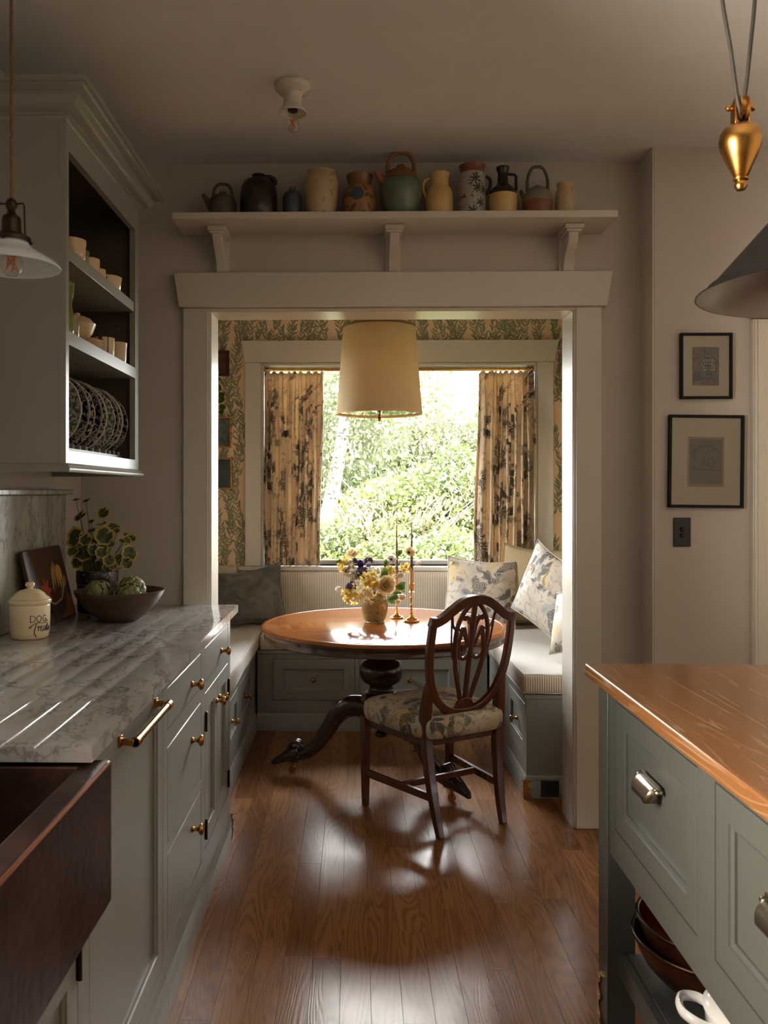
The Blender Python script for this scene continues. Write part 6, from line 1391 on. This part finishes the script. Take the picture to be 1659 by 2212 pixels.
def shrub(name, label, cat, base, center, rad, n, size, mat, group, twigs=0, tw_mat=None, trunk=True, k=14, extra=None):
    t = thing(name, label, cat, base, group=group); bv = np.array(base)
    leaf_mesh('foliage', clump(np.array(center) - bv, rad, n, k=k), size, mat, t)
    if extra: leaf_mesh('tinted_foliage', clump(np.array(center) - bv, rad, extra[1], k=k), size, extra[0], t)
    if trunk:
        b = B(); c = Vector(center) - Vector(base)
        for s in range(5):
            e = c + Vector((nr.uniform(-.5, .5) * rad[0], nr.uniform(-.5, .5) * rad[1], nr.uniform(-.2, .5) * rad[2])); b.tube(bez((nr.uniform(-.1, .1), nr.uniform(-.1, .1), 0), (0, 0, c.z * .4), e * .7, e, 6), [.05 * (1 - .12 * q) for q in range(7)], 6)
        b.obj('branches', M['bark'], t, smooth=60)
    if twigs:
        b = B(); c = Vector(center) - Vector(base)
        for s in range(twigs):
            a = nr.uniform(-1, 1); e = c + Vector((a * rad[0] * 1.0, nr.uniform(-1.0, -.3) * rad[1], nr.uniform(-.2, .75) * rad[2])); st = Vector((a * .15 * rad[0], -.2 * rad[1], c.z - rad[2] * .9))
            P = bez(st, st.lerp(e, .3) + Vector((0, 0, .15)), st.lerp(e, .7) + Vector((nr.uniform(-.1, .1), 0, .1)), e, 7); b.tube(P, [.010 * (1 - .1 * q) for q in range(8)], 4)
            for q in (3, 5): f = P[q] + Vector((nr.uniform(-.3, .3), nr.uniform(-.2, 0), nr.uniform(.1, .35))); b.tube([P[q], P[q].lerp(f, .5) + Vector((0, 0, .03)), f], .0045, 4)
        b.obj('bare_twigs', tw_mat or M['twig'], t, smooth=60)
    return t
GS = 'shrubs outside the window'
shrub('garden_shrub', 'lime leaved shrub with bare pale twigs in the middle of the window view', 'shrub', (.35, 9.3, GZ), on(1, 9.3, 830, 1150), (1.0, .8, .62), 17000, .055, GM['lime'], GS, twigs=46, k=26, extra=(GM['red'], 900))
shrub('garden_shrub', 'green shrub low behind the candles', 'shrub', (.9, 8.3, GZ), on(1, 8.3, 930, 1240), (.8, .6, .42), 10000, .05, GM['mid'], GS, k=20, extra=(GM['lime'], 3600))
shrub('garden_shrub', 'leafy shrub at the right behind the curtain edge', 'shrub', (1.5, 9.6, GZ), on(1, 9.6, 1000, 1120), (.75, .7, .75), 14000, .055, GM['mid'], GS, twigs=12, k=22, extra=(GM['lime'], 4200))
shrub('garden_shrub', 'low yellow green shrub at the left of the window view', 'shrub', (-.5, 8.6, GZ), on(1, 8.6, 720, 1215), (.62, .5, .42), 9000, .05, GM['lime'], GS, k=18, extra=(GM['mid'], 2400))
shrub('garden_shrub', 'dark green shrub behind the birch trunk', 'shrub', (-.6, 12.0, GZ), on(1, 12.0, 730, 1090), (1.2, .8, .85), 12000, .065, GM['mid'], GS, k=24)
GT = 'trees outside the window'
shrub('garden_tree', 'broad pale green tree filling the right of the window view', 'tree', (1.6, 14.5, GZ), on(1, 14.5, 950, 1010), (1.9, 1.2, 1.15), 34000, .07, GM['back'], GT, k=46, extra=(GM['lime'], 4200))
shrub('garden_tree', 'grey green tree mass behind the lamp shade', 'tree', (.2, 17.0, GZ), on(1, 17.0, 800, 985), (1.6, 1.2, 1.25), 24000, .075, GM['birch'], GT, k=36, extra=(GM['mid'], 4000))
shrub('garden_tree', 'tall leafy tree at the far right beyond the curtain', 'tree', (4.2, 15.5, GZ), on(1, 15.5, 1150, 960), (1.7, 1.2, 1.5), 9000, .12, GM['back'], GT, k=30)
shrub('garden_tree', 'tall leafy tree at the far left beyond the curtain', 'tree', (-3.4, 14.0, GZ), on(1, 14.0, 520, 930), (2.0, 1.2, 2.2), 12000, .12, GM['birch'], GT, k=36)
# weeping birch
bt = thing('birch_tree', 'white barked weeping birch leaning at the left of the window view', 'tree', on(1, 10.6, 676, 1236), group=GT); o0 = bt.location.copy(); o0.z = GZ; bt.location = o0
B0 = lambda u, v, y=10.6: on(1, y, u, v) - o0
b = B(); P = crom([Vector((-.10, 0, 0)), B0(682, 1230), B0(703, 1130), B0(722, 1045), B0(737, 960), B0(745, 900), B0(748, 800), B0(752, 690), B0(760, 560)], 5); n = len(P)
b.tube(P, [.105 - .055 * i / n for i in range(n)], 12); b.obj('trunk', M['birch_bark'], bt, smooth=60)
for pts in ([B0(737, 956), B0(752, 958), B0(761, 985), B0(757, 1005), B0(752, 1022)], [B0(744, 905), B0(762, 940), B0(770, 985)], [B0(748, 820), B0(800, 740), B0(860, 720), B0(905, 760)], [B0(748, 780), B0(700, 700), B0(650, 690)], [B0(752, 700), B0(830, 600), B0(930, 610), B0(955, 700)]):
    b = B(); b.tube(crom(pts, 5), .018, 6); b.obj('branch', M['birch_bark'], bt, smooth=60)
def strands(u0, u1, v0, v1, n, per, L):
    out = []
    for k in range(n):
        u = nr.uniform(u0, u1); v = nr.uniform(v0, v1); y = nr.uniform(10.0, 12.2); p = np.array(B0(u, v, y)); s = np.linspace(0, 1, per); sway = nr.normal() * .10
        q = np.stack([p[0] + sway * s + nr.normal(size=per) * .035, p[1] + nr.normal(size=per) * .06, p[2] - s * L * nr.uniform(.6, 1.2)], 1); out.append(q)
    return np.concatenate(out)
leaf_mesh('foliage', np.concatenate([strands(655, 725, 700, 960, 90, 46, 1.1), strands(752, 835, 700, 900, 105, 46, 1.0), strands(905, 935, 760, 860, 16, 40, .7), strands(948, 972, 780, 850, 8, 36, .55), strands(855, 880, 890, 930, 12, 30, .45), strands(560, 700, 620, 900, 60, 40, 1.4)]), .060, GM['birch'], bt, droop=1.2)

struct(B().box(-4.2, -3.9, -6, 2.6, GZ, 5.5).obj('wall_sky_blocker', NT('tan_blocker', C(176, 140, 104), .9).mat))  # unseen wall added to block sky and warm the sink window's light
